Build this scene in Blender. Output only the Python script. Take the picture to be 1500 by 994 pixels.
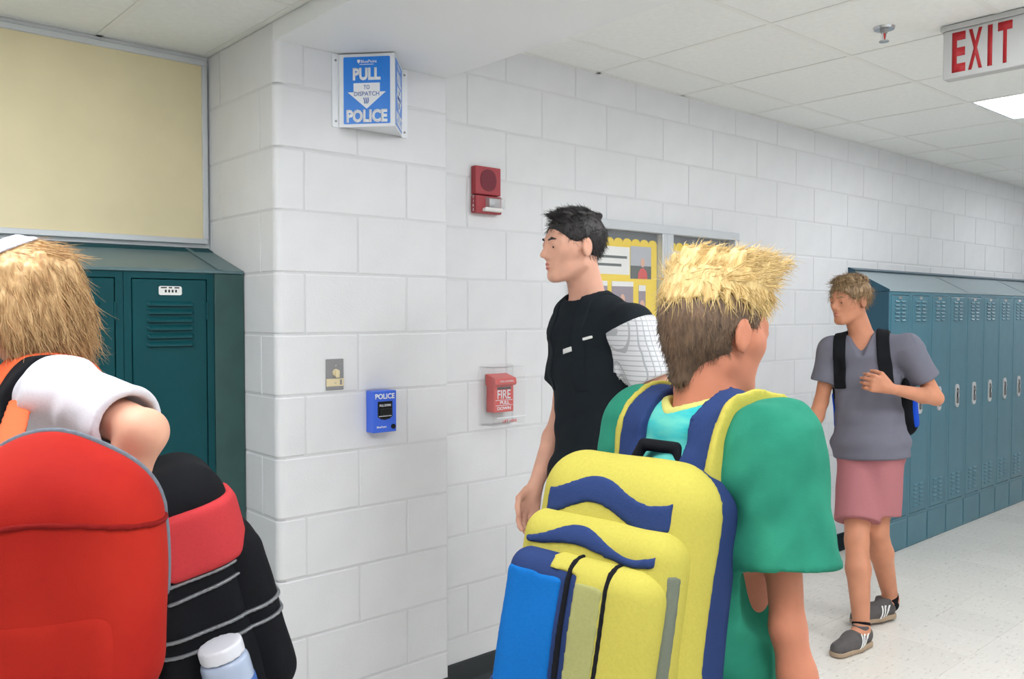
import bpy, bmesh, math, random
import numpy as np
from mathutils import Vector, Matrix

random.seed(7)
for o in list(bpy.data.objects):
    bpy.data.objects.remove(o)
scene = bpy.context.scene
COL = scene.collection

# ------------------------------------------------------------------ camera
F_PX, YAW, PITCH, CAM_Z = 1265.25, 0.7227, -0.03056, 1.493
cam_d = bpy.data.cameras.new('camera')
cam_d.sensor_fit = 'HORIZONTAL'
cam_d.sensor_width = 36.0
cam_d.lens = F_PX * 36.0 / 1500.0
cam_d.clip_start = 0.02
cam = bpy.data.objects.new('camera', cam_d)
cam.location = (0, 0, CAM_Z)
cam.rotation_euler = (math.pi / 2 + PITCH, 0, -YAW)
COL.objects.link(cam)
scene.camera = cam

# ------------------------------------------------------------------ world, exposure
world = bpy.data.worlds.new('world')
world.use_nodes = True
world.node_tree.nodes['Background'].inputs[0].default_value = (0.9, 0.95, 1.0, 1)
world.node_tree.nodes['Background'].inputs[1].default_value = 0.3
scene.world = world
scene.view_settings.view_transform = 'Standard'
scene.view_settings.look = 'None'
scene.view_settings.gamma = 1.0
scene.view_settings.use_curve_mapping = False
scene.view_settings.exposure = 0.0
LAMP_STRENGTH = 14.5

# camera basis, to turn photograph pixels into points
_cy, _sy, _cp, _sp = math.cos(YAW), math.sin(YAW), math.cos(PITCH), math.sin(PITCH)
C_F = np.array([_sy * _cp, _cy * _cp, _sp])
C_R = np.array([_cy, -_sy, 0.0])
C_U = np.cross(C_R, C_F)
def at(px, py, d):
    return np.array([0, 0, CAM_Z]) + d * (C_F + C_R * (px - 750) / F_PX - C_U * (py - 497) / F_PX)

# ------------------------------------------------------------------ materials
def lin(c):
    return tuple(((v / 255) / 12.92 if v / 255 <= .04045 else ((v / 255 + .055) / 1.055) ** 2.4) for v in c) + (1,)

def nt(name):
    m = bpy.data.materials.new(name)
    m.use_nodes = True
    return m, m.node_tree, m.node_tree.nodes['Principled BSDF']

def mat(name, rgb, rough=.5, metal=0, spec=.5, var=0, vscale=30, bump=0, bscale=80, stretch=None, coat=0, sss=0, objrand=0, rgb2=None):
    m, t, b = nt(name)
    b.inputs['Roughness'].default_value = rough
    b.inputs['Metallic'].default_value = metal
    b.inputs['Specular IOR Level'].default_value = spec
    b.inputs['Coat Weight'].default_value = coat
    b.inputs['Coat Roughness'].default_value = .15
    if sss:
        b.inputs['Subsurface Weight'].default_value = sss
        b.inputs['Subsurface Radius'].default_value = (.012, .005, .003)
    c = lin(rgb)
    b.inputs['Base Color'].default_value = c
    need = var or bump
    if need:
        tc = t.nodes.new('ShaderNodeTexCoord')
        mp = t.nodes.new('ShaderNodeMapping')
        t.links.new(tc.outputs['Object'], mp.inputs[0])
        if stretch:
            mp.inputs['Scale'].default_value = stretch
    out = None
    if var or rgb2:
        n = t.nodes.new('ShaderNodeTexNoise')
        n.inputs['Scale'].default_value = vscale
        n.inputs['Detail'].default_value = 4
        t.links.new(mp.outputs[0], n.inputs['Vector'])
        r = t.nodes.new('ShaderNodeValToRGB')
        r.color_ramp.elements[0].position = .33
        r.color_ramp.elements[1].position = .67
        if rgb2:
            r.color_ramp.elements[0].color = lin(rgb2)
            r.color_ramp.elements[1].color = c
        else:
            r.color_ramp.elements[0].color = tuple(v * (1 - var) for v in c[:3]) + (1,)
            r.color_ramp.elements[1].color = tuple(min(1, v * (1 + var)) for v in c[:3]) + (1,)
        t.links.new(n.outputs[0], r.inputs[0])
        out = r.outputs[0]
    if objrand:
        oi = t.nodes.new('ShaderNodeObjectInfo')
        hs = t.nodes.new('ShaderNodeHueSaturation')
        mr = t.nodes.new('ShaderNodeMapRange')
        mr.inputs[3].default_value = 1 - objrand
        mr.inputs[4].default_value = 1 + objrand
        t.links.new(oi.outputs['Random'], mr.inputs[0])
        t.links.new(mr.outputs[0], hs.inputs['Value'])
        if out:
            t.links.new(out, hs.inputs['Color'])
        else:
            hs.inputs['Color'].default_value = c
        out = hs.outputs[0]
    if out:
        t.links.new(out, b.inputs['Base Color'])
    if bump:
        n2 = t.nodes.new('ShaderNodeTexNoise')
        n2.inputs['Scale'].default_value = bscale
        n2.inputs['Detail'].default_value = 3
        t.links.new(mp.outputs[0], n2.inputs['Vector'])
        bp = t.nodes.new('ShaderNodeBump')
        bp.inputs['Strength'].default_value = bump
        bp.inputs['Distance'].default_value = .004
        t.links.new(n2.outputs[0], bp.inputs['Height'])
        t.links.new(bp.outputs[0], b.inputs['Normal'])
    return m

def emis(name, rgb, s):
    m, t, b = nt(name)
    b.inputs['Base Color'].default_value = lin(rgb)
    b.inputs['Emission Color'].default_value = lin(rgb)
    b.inputs['Emission Strength'].default_value = s
    return m

def clear(name, rgb=(255, 255, 255), rough=.03, alpha=.18):
    m, t, b = nt(name)
    b.inputs['Base Color'].default_value = lin(rgb)
    b.inputs['Roughness'].default_value = rough
    b.inputs['Alpha'].default_value = alpha
    return m

def speckle(name, rgb, dark, light, rough):
    m, t, b = nt(name)
    tc = t.nodes.new('ShaderNodeTexCoord')
    geo = t.nodes.new('ShaderNodeNewGeometry')
    oi = t.nodes.new('ShaderNodeObjectInfo')
    v = t.nodes.new('ShaderNodeTexVoronoi')
    v.inputs['Scale'].default_value = 70
    n = t.nodes.new('ShaderNodeTexNoise')
    n.inputs['Scale'].default_value = 26
    n.inputs['Detail'].default_value = 6
    mp = t.nodes.new('ShaderNodeMapping')
    mp.inputs['Scale'].default_value = (1, 2.6, 1)
    t.links.new(geo.outputs['Position'], mp.inputs[0])
    t.links.new(mp.outputs[0], v.inputs['Vector'])
    t.links.new(mp.outputs[0], n.inputs['Vector'])
    r = t.nodes.new('ShaderNodeValToRGB')
    e = r.color_ramp.elements
    e[0].position = .30; e[0].color = lin(dark)
    e[1].position = .40; e[1].color = lin(rgb)
    x = e.new(.62); x.color = lin(rgb)
    x = e.new(.70); x.color = lin(light)
    t.links.new(n.outputs[0], r.inputs[0])
    hs = t.nodes.new('ShaderNodeHueSaturation')
    mr = t.nodes.new('ShaderNodeMapRange')
    mr.inputs[3].default_value = .965
    mr.inputs[4].default_value = 1.03
    t.links.new(oi.outputs['Random'], mr.inputs[0])
    t.links.new(mr.outputs[0], hs.inputs['Value'])
    t.links.new(r.outputs[0], hs.inputs['Color'])
    t.links.new(hs.outputs[0], b.inputs['Base Color'])
    b.inputs['Roughness'].default_value = rough
    return m

def plaid(name):
    m, t, b = nt(name)
    tc = t.nodes.new('ShaderNodeTexCoord')
    sep = t.nodes.new('ShaderNodeSeparateXYZ')
    t.links.new(tc.outputs['Object'], sep.inputs[0])
    prev = None
    for ax, sc in (('X', 420), ('Z', 420)):
        mu = t.nodes.new('ShaderNodeMath'); mu.operation = 'MULTIPLY'; mu.inputs[1].default_value = sc
        t.links.new(sep.outputs[ax], mu.inputs[0])
        si = t.nodes.new('ShaderNodeMath'); si.operation = 'SINE'
        t.links.new(mu.outputs[0], si.inputs[0])
        gt = t.nodes.new('ShaderNodeMath'); gt.operation = 'GREATER_THAN'; gt.inputs[1].default_value = .8
        t.links.new(si.outputs[0], gt.inputs[0])
        if prev is None:
            prev = gt
        else:
            ad = t.nodes.new('ShaderNodeMath'); ad.operation = 'ADD'
            t.links.new(prev.outputs[0], ad.inputs[0]); t.links.new(gt.outputs[0], ad.inputs[1])
            prev = ad
    r = t.nodes.new('ShaderNodeValToRGB')
    r.color_ramp.elements[0].color = lin((214, 215, 218))
    r.color_ramp.elements[1].color = lin((172, 174, 178))
    t.links.new(prev.outputs[0], r.inputs[0])
    t.links.new(r.outputs[0], b.inputs['Base Color'])
    b.inputs['Roughness'].default_value = .9
    return m

M = {}
M['block'] = mat('white_block_paint', (222, 223, 225), .42, var=.02, vscale=8, bump=.14, bscale=120, objrand=.012)
M['mortar'] = mat('white_mortar_paint', (216, 217, 219), .5, bump=.2, bscale=120)
M['plaster'] = mat('white_plaster_paint', (236, 238, 239), .5, bump=.06, bscale=160)
M['tile'] = mat('acoustic_tile', (241, 243, 240), .95, var=.02, vscale=40, bump=.25, bscale=260, objrand=.012)
M['grid'] = mat('grid_bar_paint', (236, 237, 233), .5)
M['floor'] = speckle('vinyl_floor_tile', (226, 222, 214), (196, 191, 183), (234, 232, 226), .26)
M['base'] = mat('black_cove_base', (30, 38, 42), .38)
M['void'] = mat('dark_gap', (14, 15, 16), .9)
M['tan'] = mat('tan_tackboard', (226, 214, 176), .9, var=.03, vscale=5, bump=.1, bscale=300)
M['alu'] = mat('painted_aluminium', (206, 210, 214), .35, metal=.25)
M['green_locker'] = mat('dark_teal_locker_paint', (8, 68, 74), .42, spec=.18, var=.05, vscale=6, bump=.03, bscale=500)
M['green_side'] = mat('dull_green_filler_paint', (44, 78, 76), .5, var=.09, vscale=14)
M['green_top'] = mat('grey_green_sloping_top_paint', (84, 110, 114), .34, var=.06, vscale=5)
M['blue_locker'] = mat('teal_blue_locker_with_glare', (62, 116, 134), .24, var=.04, vscale=6)  # glare on the door fronts is put into this paler teal
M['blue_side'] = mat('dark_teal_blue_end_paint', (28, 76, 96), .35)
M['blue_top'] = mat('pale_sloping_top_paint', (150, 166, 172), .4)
M['chrome'] = mat('bright_steel', (205, 206, 208), .22, metal=1)
M['steel'] = mat('brushed_steel', (150, 150, 152), .45, metal=.45, var=.05, vscale=40, stretch=(1, 1, 12))
M['handle_steel'] = mat('satin_steel', (206, 207, 208), .35, metal=.35)
M['plate'] = mat('white_number_plate', (225, 225, 222), .5)
M['ink'] = mat('black_ink', (18, 19, 22), .6)
M['signwhite'] = mat('sign_white', (232, 235, 239), .32)
M['signblue'] = mat('sign_blue', (16, 126, 226), .3)
M['inkblue'] = mat('lettering_blue', (40, 92, 170), .5)
M['policeblue'] = mat('pull_station_blue', (62, 106, 222), .4, bump=.05, bscale=300)
M['black'] = mat('black_plastic', (16, 18, 20), .35)
M['firered'] = mat('fire_red', (206, 52, 40), .4)
M['strobered'] = mat('strobe_red', (164, 52, 60), .45)
M['grille'] = mat('strobe_grille_red', (118, 34, 50), .6)
M['exitred'] = emis('exit_letter_red', (168, 26, 34), .05)
M['exitbody'] = mat('exit_housing_grey', (190, 191, 190), .45)
M['ivory'] = mat('ivory_plastic', (226, 212, 172), .45)
M['clear'] = clear('clear_cover_plastic', (240, 242, 245), .05, .06)
M['glass'] = clear('display_case_glass', (255, 255, 255), .02, .06)
M['lampglass'] = clear('strobe_lens', (235, 238, 240), .06, .35)
M['lamp'] = emis('troffer_diffuser', (250, 252, 255), LAMP_STRENGTH)
M['yellowpaper'] = mat('yellow_backing_paper', (240, 208, 40), .85, bump=.04)
M['slate'] = mat('slate_grey_backing', (82, 88, 94), .9)
M['paper'] = mat('white_paper', (232, 232, 230), .8)
M['photosky'] = mat('photo_grey', (172, 176, 184), .5)
M['photodark'] = mat('photo_dark_green', (62, 74, 72), .5)
M['photored'] = mat('photo_red', (206, 50, 48), .5)
M['photoskin'] = mat('photo_skin', (214, 164, 140), .5)
M['photopurple'] = mat('photo_mauve', (140, 128, 140), .5)
def skin(n, c):
    return mat(n, c, .55, spec=.3, var=.06, vscale=18, sss=.12)
M['skin_a'] = skin('fair_skin', (222, 168, 142))
M['skin_b'] = skin('pale_skin', (226, 172, 148))
M['skin_c'] = skin('pink_skin', (200, 130, 102))
M['skin_d'] = skin('tan_skin', (200, 138, 108))
def cloth(n, c, **k):
    return mat(n, c, .9, spec=.15, var=.035, vscale=220, bump=.12, bscale=420, **k)
def hairm(n, c, c2):
    return mat(n, c, .5, rgb2=c2, var=.2, vscale=26, stretch=(5, 5, 1.2), bump=.35, bscale=60)

# ------------------------------------------------------------------ object helpers
def link(o, parent=None):
    COL.objects.link(o)
    if parent is not None:
        o.parent = parent
    return o

def tag(o, label=None, cat=None, group=None, kind=None):
    if label: o['label'] = label
    if cat: o['category'] = cat
    if group: o['group'] = group
    if kind: o['kind'] = kind
    return o

def empty(name, loc, label=None, cat=None, group=None, kind=None, rz=0, parent=None):
    o = bpy.data.objects.new(name, None)
    o.empty_display_size = .05
    o.location = tuple(loc)
    o.rotation_euler = (0, 0, rz)
    link(o, parent)
    return tag(o, label, cat, group, kind)

def mobj(name, me, parent=None, loc=(0, 0, 0), rot=(0, 0, 0), m=None):
    o = bpy.data.objects.new(name, me)
    if m is not None and not me.materials:
        me.materials.append(m)
    o.location = tuple(loc)
    o.rotation_euler = rot
    return link(o, parent)

def bm_mesh(bm, name, m, smooth=False):
    me = bpy.data.meshes.new(name)
    bmesh.ops.recalc_face_normals(bm, faces=bm.faces[:])
    bm.to_mesh(me)
    bm.free()
    if m is not None:
        me.materials.append(m)
    if smooth:
        for p in me.polygons: p.use_smooth = True
    return me

def add_box(bm, lo, hi, bev=0, seg=1):
    r = bmesh.ops.create_cube(bm, size=1)
    lo, hi = Vector(lo), Vector(hi)
    c, s = (lo + hi) / 2, hi - lo
    for v in r['verts']:
        v.co = Vector((v.co.x * s.x, v.co.y * s.y, v.co.z * s.z)) + c
    if bev:
        ed = list({e for v in r['verts'] for e in v.link_edges})
        bmesh.ops.bevel(bm, geom=ed, offset=bev, segments=seg, profile=.5, affect='EDGES')

def box(name, lo, hi, m, parent=None, bev=0, seg=1, smooth=False):
    bm = bmesh.new()
    add_box(bm, lo, hi, bev, seg)
    return mobj(name, bm_mesh(bm, name, m, smooth), parent)

def add_prism(bm, pts, axis, a, b):
    """extrude the 2D outline pts along axis ('x','y','z') from a to b"""
    def p3(p, t):
        if axis == 'x': return (t, p[0], p[1])
        if axis == 'y': return (p[0], t, p[1])
        return (p[0], p[1], t)
    v0 = [bm.verts.new(p3(p, a)) for p in pts]
    v1 = [bm.verts.new(p3(p, b)) for p in pts]
    n = len(pts)
    bm.faces.new(v0); bm.faces.new(v1[::-1])
    for i in range(n):
        bm.faces.new((v0[i], v0[(i + 1) % n], v1[(i + 1) % n], v1[i]))

def prism(name, pts, axis, a, b, m, parent=None):
    bm = bmesh.new()
    add_prism(bm, pts, axis, a, b)
    return mobj(name, bm_mesh(bm, name, m), parent)

def add_cyl(bm, p0, p1, r0, r1=None, n=20):
    p0, p1 = Vector(p0), Vector(p1)
    d = p1 - p0
    q = Vector((0, 0, 1)).rotation_difference(d)
    r1 = r0 if r1 is None else r1
    a, b = [], []
    for i in range(n):
        t = 2 * math.pi * i / n
        e = Vector((math.cos(t), math.sin(t), 0))
        a.append(bm.verts.new(p0 + q @ (e * r0)))
        b.append(bm.verts.new(p1 + q @ (e * r1)))
    bm.faces.new(a[::-1]); bm.faces.new(b)
    for i in range(n):
        bm.faces.new((a[i], a[(i + 1) % n], b[(i + 1) % n], b[i]))

def cyl(name, p0, p1, r0, m, parent=None, r1=None, n=20, smooth=False):
    bm = bmesh.new()
    add_cyl(bm, p0, p1, r0, r1, n)
    return mobj(name, bm_mesh(bm, name, m, smooth), parent)

def rrect(x0, z0, x1, z1, r, n=4):
    out = []
    for cx, cz, a0 in ((x1 - r, z1 - r, 0), (x0 + r, z1 - r, 90), (x0 + r, z0 + r, 180), (x1 - r, z0 + r, 270)):
        for i in range(n + 1):
            a = math.radians(a0 + 90 * i / n)
            out.append((cx + r * math.cos(a), cz + r * math.sin(a)))
    return out

_txt = {}
def text(name, s, h, m, parent, mtx, bold=0.0, width=None, ext=.0006, align='CENTER'):
    """lettering as a thin raised mesh; local x right, y up, z out of the surface; centred on the origin"""
    cu = bpy.data.curves.new(name, 'FONT')
    cu.body = s
    cu.align_x = 'CENTER'
    cu.size = 1.0
    cu.offset = bold
    cu.resolution_u = 3
    tmp = bpy.data.objects.new('tmp_text', cu)
    COL.objects.link(tmp)
    dg = bpy.context.evaluated_depsgraph_get()
    dg.update()
    me = bpy.data.meshes.new_from_object(tmp.evaluated_get(dg))
    bpy.data.objects.remove(tmp)
    bpy.data.curves.remove(cu)
    co = np.empty(len(me.vertices) * 3); me.vertices.foreach_get('co', co)
    co = co.reshape(-1, 3)
    lo, hi = co.min(0), co.max(0)
    sc = h / (hi[1] - lo[1])
    sx = sc if width is None else width / (hi[0] - lo[0])
    co[:, 0] = (co[:, 0] - (lo[0] + hi[0]) / 2) * sx
    co[:, 1] = (co[:, 1] - (lo[1] + hi[1]) / 2) * sc
    co[:, 2] = 0
    me.vertices.foreach_set('co', co.ravel())
    bm = bmesh.new(); bm.from_mesh(me); bpy.data.meshes.remove(me)
    r = bmesh.ops.extrude_face_region(bm, geom=bm.faces[:])
    for v in [g for g in r['geom'] if isinstance(g, bmesh.types.BMVert)]:
        v.co.z += ext
    me = bm_mesh(bm, name, m)
    o = mobj(name, me, parent)
    o.matrix_local = mtx
    return o

def face_mtx(origin, right, up):
    r, u = Vector(right).normalized(), Vector(up).normalized()
    n = r.cross(u)
    mm = Matrix((r, u, n)).transposed().to_4x4()
    mm.translation = Vector(origin)
    return mm

# ------------------------------------------------------------------ the building
YP, YW, YB = 2.607, 2.692, 3.15          # pilaster face, corridor wall face, alcove back wall face
X0, X1 = 1.281, 1.972                    # pilaster
ZC, ZS, ZL = 2.571, 2.371, 2.430         # corridor ceiling, beam underside, lower ceiling beside the alcove
XE, XA, YO = 10.6, -2.2, -1.0            # corridor end, alcove end, opposite wall
CH, BL = .2032, .4064                    # block course, block length
JR = .0024                               # joint recess
JW = .007                                # joint width

floor = box('floor', (XA - .2, YO - .2, -.12), (XE + .2, YB + .2, -.002), M['floor'])
tag(floor, 'cream speckled vinyl tile floor of the school corridor', 'floor', kind='structure')
bm = bmesh.new(); add_box(bm, (.0006, .0006, -.003), (.3042, .3042, 0), .0006)
tile_me = bm_mesh(bm, 'floor_tile', M['floor'])
nt_x, nt_y = 29, 10
for i in range(nt_x):
    for j in range(nt_y):
        mobj('floor_tile', tile_me, floor, (-.62 + i * .3048, YW - .3048 * (j + 1), 0))

_blk = {}
def block_mesh(w, h, round_edge=False):
    k = (round(w, 4), round(h, 4))
    if k not in _blk:
        b = .004
        bm = bmesh.new()
        def rect(x0, z0, x1, z1, y): return [bm.verts.new(p) for p in ((x0, y, z0), (x1, y, z0), (x1, y, z1), (x0, y, z1))]
        A, B, C = rect(0, 0, w, h, JR), rect(0, 0, w, h, .0012), rect(b, b, w - b, h - b, 0)
        bm.faces.new(C)
        for P, Q in ((A, B), (B, C)):
            for i in range(4):
                bm.faces.new((P[i], P[(i + 1) % 4], Q[(i + 1) % 4], Q[i]))
        _blk[k] = bm_mesh(bm, 'block', M['block'])
    return _blk[k]

def courses(z1):
    out, i = [], 0
    while i * CH < z1 - .02:
        out.append((i, i * CH + JW / 2, min((i + 1) * CH - JW / 2, z1)))
        i += 1
    return out

# corridor wall
wall_r = box('wall_right', (X1, YW + JR, 0), (XE, YW + .2, 2.75), M['mortar'])
tag(wall_r, 'white painted concrete block corridor wall with lockers along it', 'wall', kind='structure')
for i, za, zb in courses(ZC + .03):
    off = 2.340 + (0 if i % 2 == 0 else BL / 2)
    x = off - 3 * BL
    while x < 9.2:
        xa, xb = max(x + JW / 2, X1), x + BL - JW / 2
        if xb - xa > .03:
            mobj('block', block_mesh(xb - xa, zb - za), wall_r, (xa, YW, za))
        x += BL

# pilaster with rounded outer corner, alternate courses turn the long side of the corner block
pil = box('wall_pilaster', (X0 + JR + .026, YP + JR, 0), (X1 - JR, YB + .2, ZS), M['mortar'])
tag(pil, 'white painted block pilaster with rounded corner between alcove and corridor', 'wall', kind='structure')
box('corner_core', (X0 + JR, YP + JR + .026, 0), (X0 + .03, YB + .2, ZS), M['mortar'], pil)
cyl('corner_core', (X0 + JR + .026, YP + JR + .026, 0), (X0 + JR + .026, YP + JR + .026, ZS), .026, M['mortar'], pil, n=24, smooth=True)

def corner_block(w, d, h):
    R, b = .027, .004
    def outline(o):
        pts = [(w - o, 0 + (0 if o else 0) , )]
        return pts
    def path(i):
        pts = [(w - i, JR), (w - i, i * .4)]
        for k in range(9):
            a = math.radians(270 - 90 * k / 8)
            pts.append((R + (R - i * .4) * math.cos(a), R + (R - i * .4) * math.sin(a)))
        pts += [(i * .4, d - i), (JR, d - i)]
        return pts
    bm = bmesh.new()
    rings = []
    for i, z in ((b, 0), (b, 0), (0, b), (0, h - b), (b, h)):
        rings.append([bm.verts.new((p[0], p[1], z)) for p in path(i)])
    for A, B in zip(rings[1:], rings[2:]):
        for k in range(len(A) - 1):
            bm.faces.new((A[k], A[k + 1], B[k + 1], B[k]))
    for v in rings[0]: bm.verts.remove(v)
    inner = []
    for z in (0, h):
        pass
    me = bm_mesh(bm, 'block', M['block'])
    for p in me.polygons:
        p.use_smooth = False
    return me
cb = {0: corner_block(.3037 - JW / 2, .112 - JW / 2, CH - JW), 1: corner_block(.1005 - JW / 2, .430 - JW / 2, CH - JW)}
for i, za, zb in courses(ZL):
    e = i % 2
    full = abs(zb - za - (CH - JW)) < .002
    me = cb[e] if full else corner_block((.3037 if e == 0 else .1005) - JW / 2, (.112 if e == 0 else .43) - JW / 2, zb - za)
    mobj('block', me, pil, (X0, YP, za))
    zt = min(zb, ZS)
    if zt - za > .03:
        fr = [(1.5847, X1)] if e == 0 else [(1.3815, 1.3815 + BL), (1.3815 + BL, X1)]
        for a, b in fr:
            mobj('block', block_mesh(b - a - (JW if b < X1 - .01 else JW / 2), zt - za), pil, (a + JW / 2, YP, za))
        # return face towards the corridor
        mobj('block', block_mesh(YW - YP, zt - za), pil, (X1, YP, za), (0, 0, math.pi / 2))
    sd = [(.112, .518), (.518, YB - YP)] if e == 0 else [(.43, YB - YP)]
    for a, b in sd:
        w = b - a - JW / 2
        if w > .02:
            mobj('block', block_mesh(w, zb - za), pil, (X0, YP + a + JW / 2 + w, za), (0, 0, -math.pi / 2))

beam = box('trim_1', (X0 + JR, YO, ZS), (X1, YB + .2, 2.75), M['plaster'])
tag(beam, 'smooth white boxed ceiling beam crossing the corridor above the pilaster', 'beam', kind='structure')

wall_b = box('wall_alcove', (XA, YB, 0), (X0 + .01, YB + .2, 2.75), M['plaster'])
tag(wall_b, 'white alcove wall behind the dark teal lockers', 'wall', kind='structure')
wall_o = box('wall_opposite', (XA, YO - .2, 0), (XE, YO, 2.75), M['plaster'])
tag(wall_o, 'white corridor wall facing the pilaster across the corridor', 'wall', kind='structure')
wall_e = box('wall_end', (XE, YO, 0), (XE + .2, YW, 2.75), M['plaster'])
tag(wall_e, 'white end wall of the corridor beyond the lockers', 'wall', kind='structure')
wall_l = box('wall_left', (XA - .2, YO, 0), (XA, YB, 2.75), M['plaster'])
tag(wall_l, 'white wall closing the alcove side of the corridor', 'wall', kind='structure')

# cove base
def cove(name, axis, a, b, face, sgn, label):
    # outline in (distance from wall, z)
    o = [(0, 0), (.022, 0), (.020, .004), (.011, .010), (.006, .022), (.0055, .098), (.003, .104), (0, .104)]
    pts = [(face + sgn * p[0], p[1]) for p in o]
    ob = prism(name, pts, axis, a, b, M['base'])
    return tag(ob, label, 'baseboard', kind='structure')
cove('baseboard_right', 'x', X1 + .0, 5.195, YW, -1, 'black rubber cove base along the white block corridor wall')
cove('baseboard_pilaster', 'x', X0 + .03, X1 + .006, YP, -1, 'black rubber cove base along the front of the pilaster')
cove('baseboard_side', 'y', YP + .03, 2.84, X0, -1, 'black rubber cove base on the pilaster side beside the dark lockers')

# suspended ceilings
def ceiling(name, label, z, gx, gy, x0, x1, y0, y1, skip=()):
    c = box(name, (x0, y0, z + .12), (x1, y1, z + .16), M['plaster'])
    tag(c, label, 'ceiling', kind='structure')
    xs = [x0] + [g for g in sorted(gx) if x0 + .02 < g < x1 - .02] + [x1]
    ys = [y0] + [g for g in sorted(gy) if y0 + .02 < g < y1 - .02] + [y1]
    cache = {}
    for i in range(len(xs) - 1):
        for j in range(len(ys) - 1):
            cx, cy = (xs[i] + xs[i + 1]) / 2, (ys[j] + ys[j + 1]) / 2
            if any(a < cx < b and e < cy < f for a, b, e, f in skip): continue
            w, h = xs[i + 1] - xs[i] - .012, ys[j + 1] - ys[j] - .012
            k = (round(w, 3), round(h, 3))
            if k not in cache:
                bm = bmesh.new(); add_box(bm, (-w / 2, -h / 2, 0), (w / 2, h / 2, .016), .001)
                cache[k] = bm_mesh(bm, 'ceiling_tile', M['tile'])
            mobj('ceiling_tile', cache[k], c, (cx, cy, z + .0022 + random.uniform(0, .0008)))
    for g in xs[1:-1]:
        box('grid_bar', (g - .0115, y0, z), (g + .0115, y1, z + .002), M['grid'], c, .0006)
    for g in ys[1:-1]:
        for i in range(len(xs) - 1):
            box('grid_bar', (xs[i] + .0117, g - .0115, z + .0002), (xs[i + 1] - .0117, g + .0115, z + .0021), M['grid'], c, .0006)
    for lo, hi in (((x0, y1 - .022, z), (x1, y1, z + .002)), ((x0, y0, z), (x1, y0 + .022, z + .002))):
        box('wall_angle', lo, hi, M['grid'], c)
    for lo, hi in (((x0, y0 + .022, z), (x0 + .022, y1 - .022, z + .002)), ((x1 - .022, y0 + .022, z), (x1, y1 - .022, z + .002))):
        box('wall_angle', lo, hi, M['grid'], c)
    return c
G = .6096
GX = [2.887 + G * n for n in range(-2, 14)]
GY = [2.420 - G * n for n in range(0, 8)]
LGX = [.905 - G * n for n in range(0, 6)]
LGY = [2.455 - G * n for n in range(0, 7)]
lamps_r = [(GX[a], GX[a + 1], GY[b + n], GY[b]) for a, b, n in ((1, 2, 2), (3, 3, 2), (5, 1, 1), (9, 1, 1), (13, 1, 1))]  # lamp opposite the display case is added out of view to brighten wall and floor
fill_lamps_l = [(LGX[2], LGX[1], LGY[2], LGY[0]), (LGX[1], LGX[0], LGY[5], LGY[3])]  # both added out of view to brighten the alcove side
ceiling('ceiling', 'white suspended tile ceiling over the corridor with red exit sign', ZC, GX, GY, X1, XE, YO, YW, lamps_r)
ceiling('ceiling', 'lower white tile ceiling over the dark teal lockers in the alcove', ZL, LGX, LGY, XA, X0, YO, YB, fill_lamps_l)

def troffer(x0, x1, y0, y1, z, label):
    t = empty('ceiling_light', ((x0 + x1) / 2, (y0 + y1) / 2, z + .06), label, 'light', 'recessed ceiling lights')
    w, h = (x1 - x0) / 2 - .0125, (y1 - y0) / 2 - .0125
    bm = bmesh.new()
    add_box(bm, (-w, -h, -.035), (w, h, 0))
    mobj('housing', bm_mesh(bm, 'housing', M['signwhite']), t)
    bm = bmesh.new()
    for lo, hi in (((-w, -h, -.058), (w, -h + .012, -.035)), ((-w, h - .012, -.058), (w, h, -.035)), ((-w, -h + .012, -.058), (-w + .012, h - .012, -.035)), ((w - .012, -h + .012, -.058), (w, h - .012, -.035))):
        add_box(bm, lo, hi)
    mobj('frame', bm_mesh(bm, 'frame', M['signwhite']), t)
    bm = bmesh.new()
    add_box(bm, (-w + .012, -h + .012, -.055), (w - .012, h - .012, -.050))
    mobj('diffuser', bm_mesh(bm, 'diffuser', M['lamp']), t)
    return t
ll = ['bright recessed ceiling light just ahead of the beam', 'added unseen recessed ceiling light across the corridor from the display case', 'bright recessed ceiling light beyond the exit sign', 'bright recessed ceiling light above the teal blue lockers', 'bright recessed ceiling light near the end of the corridor']
for q, l in zip(lamps_r, ll): troffer(*q, ZC, l)
troffer(*fill_lamps_l[0], ZL, 'added unseen recessed light in the lower ceiling in front of the tackboard')
troffer(*fill_lamps_l[1], ZL, 'added unseen recessed light in the lower ceiling beside the opposite wall')

# ------------------------------------------------------------------ lockers
def louver_mesh(w, h, d, m):
    """pressed slat: flush at the top, standing out at the bottom, dark slot below"""
    bm = bmesh.new()
    n = 5
    ring = []
    for k in range(n + 1):
        t = k / n
        ring.append((h * (1 - t), -d * math.sin(t * math.pi / 2) ** 1.0 - .0003))
    pts = [(y, z) for z, y in ring]
    e = w * .06
    L = [bm.verts.new((-w / 2 + e * (i / n if 0 else 0), p[0], p[1])) for i, p in enumerate(pts)]
    R = [bm.verts.new((w / 2, p[0], p[1])) for p in pts]
    Lb = [bm.verts.new((-w / 2 - e, -.0003, p[1])) for p in pts]
    Rb = [bm.verts.new((w / 2 + e, -.0003, p[1])) for p in pts]
    for i in range(n):
        bm.faces.new((L[i], L[i + 1], R[i + 1], R[i]))
        bm.faces.new((Lb[i], Lb[i + 1], L[i + 1], L[i]))
        bm.faces.new((R[i], R[i + 1], Rb[i + 1], Rb[i]))
    me = bm_mesh(bm, 'louver', m)
    me.materials.append(M['void'])
    bm = bmesh.new(); bm.from_mesh(me)
    q = [bm.verts.new(p) for p in ((-w / 2, -.0006, -.002), (w / 2, -.0006, -.002), (w / 2, -.0006, .003), (-w / 2, -.0006, .003))]
    f = bm.faces.new(q); f.material_index = 1
    bm.to_mesh(me); bm.free()
    return me

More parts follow.
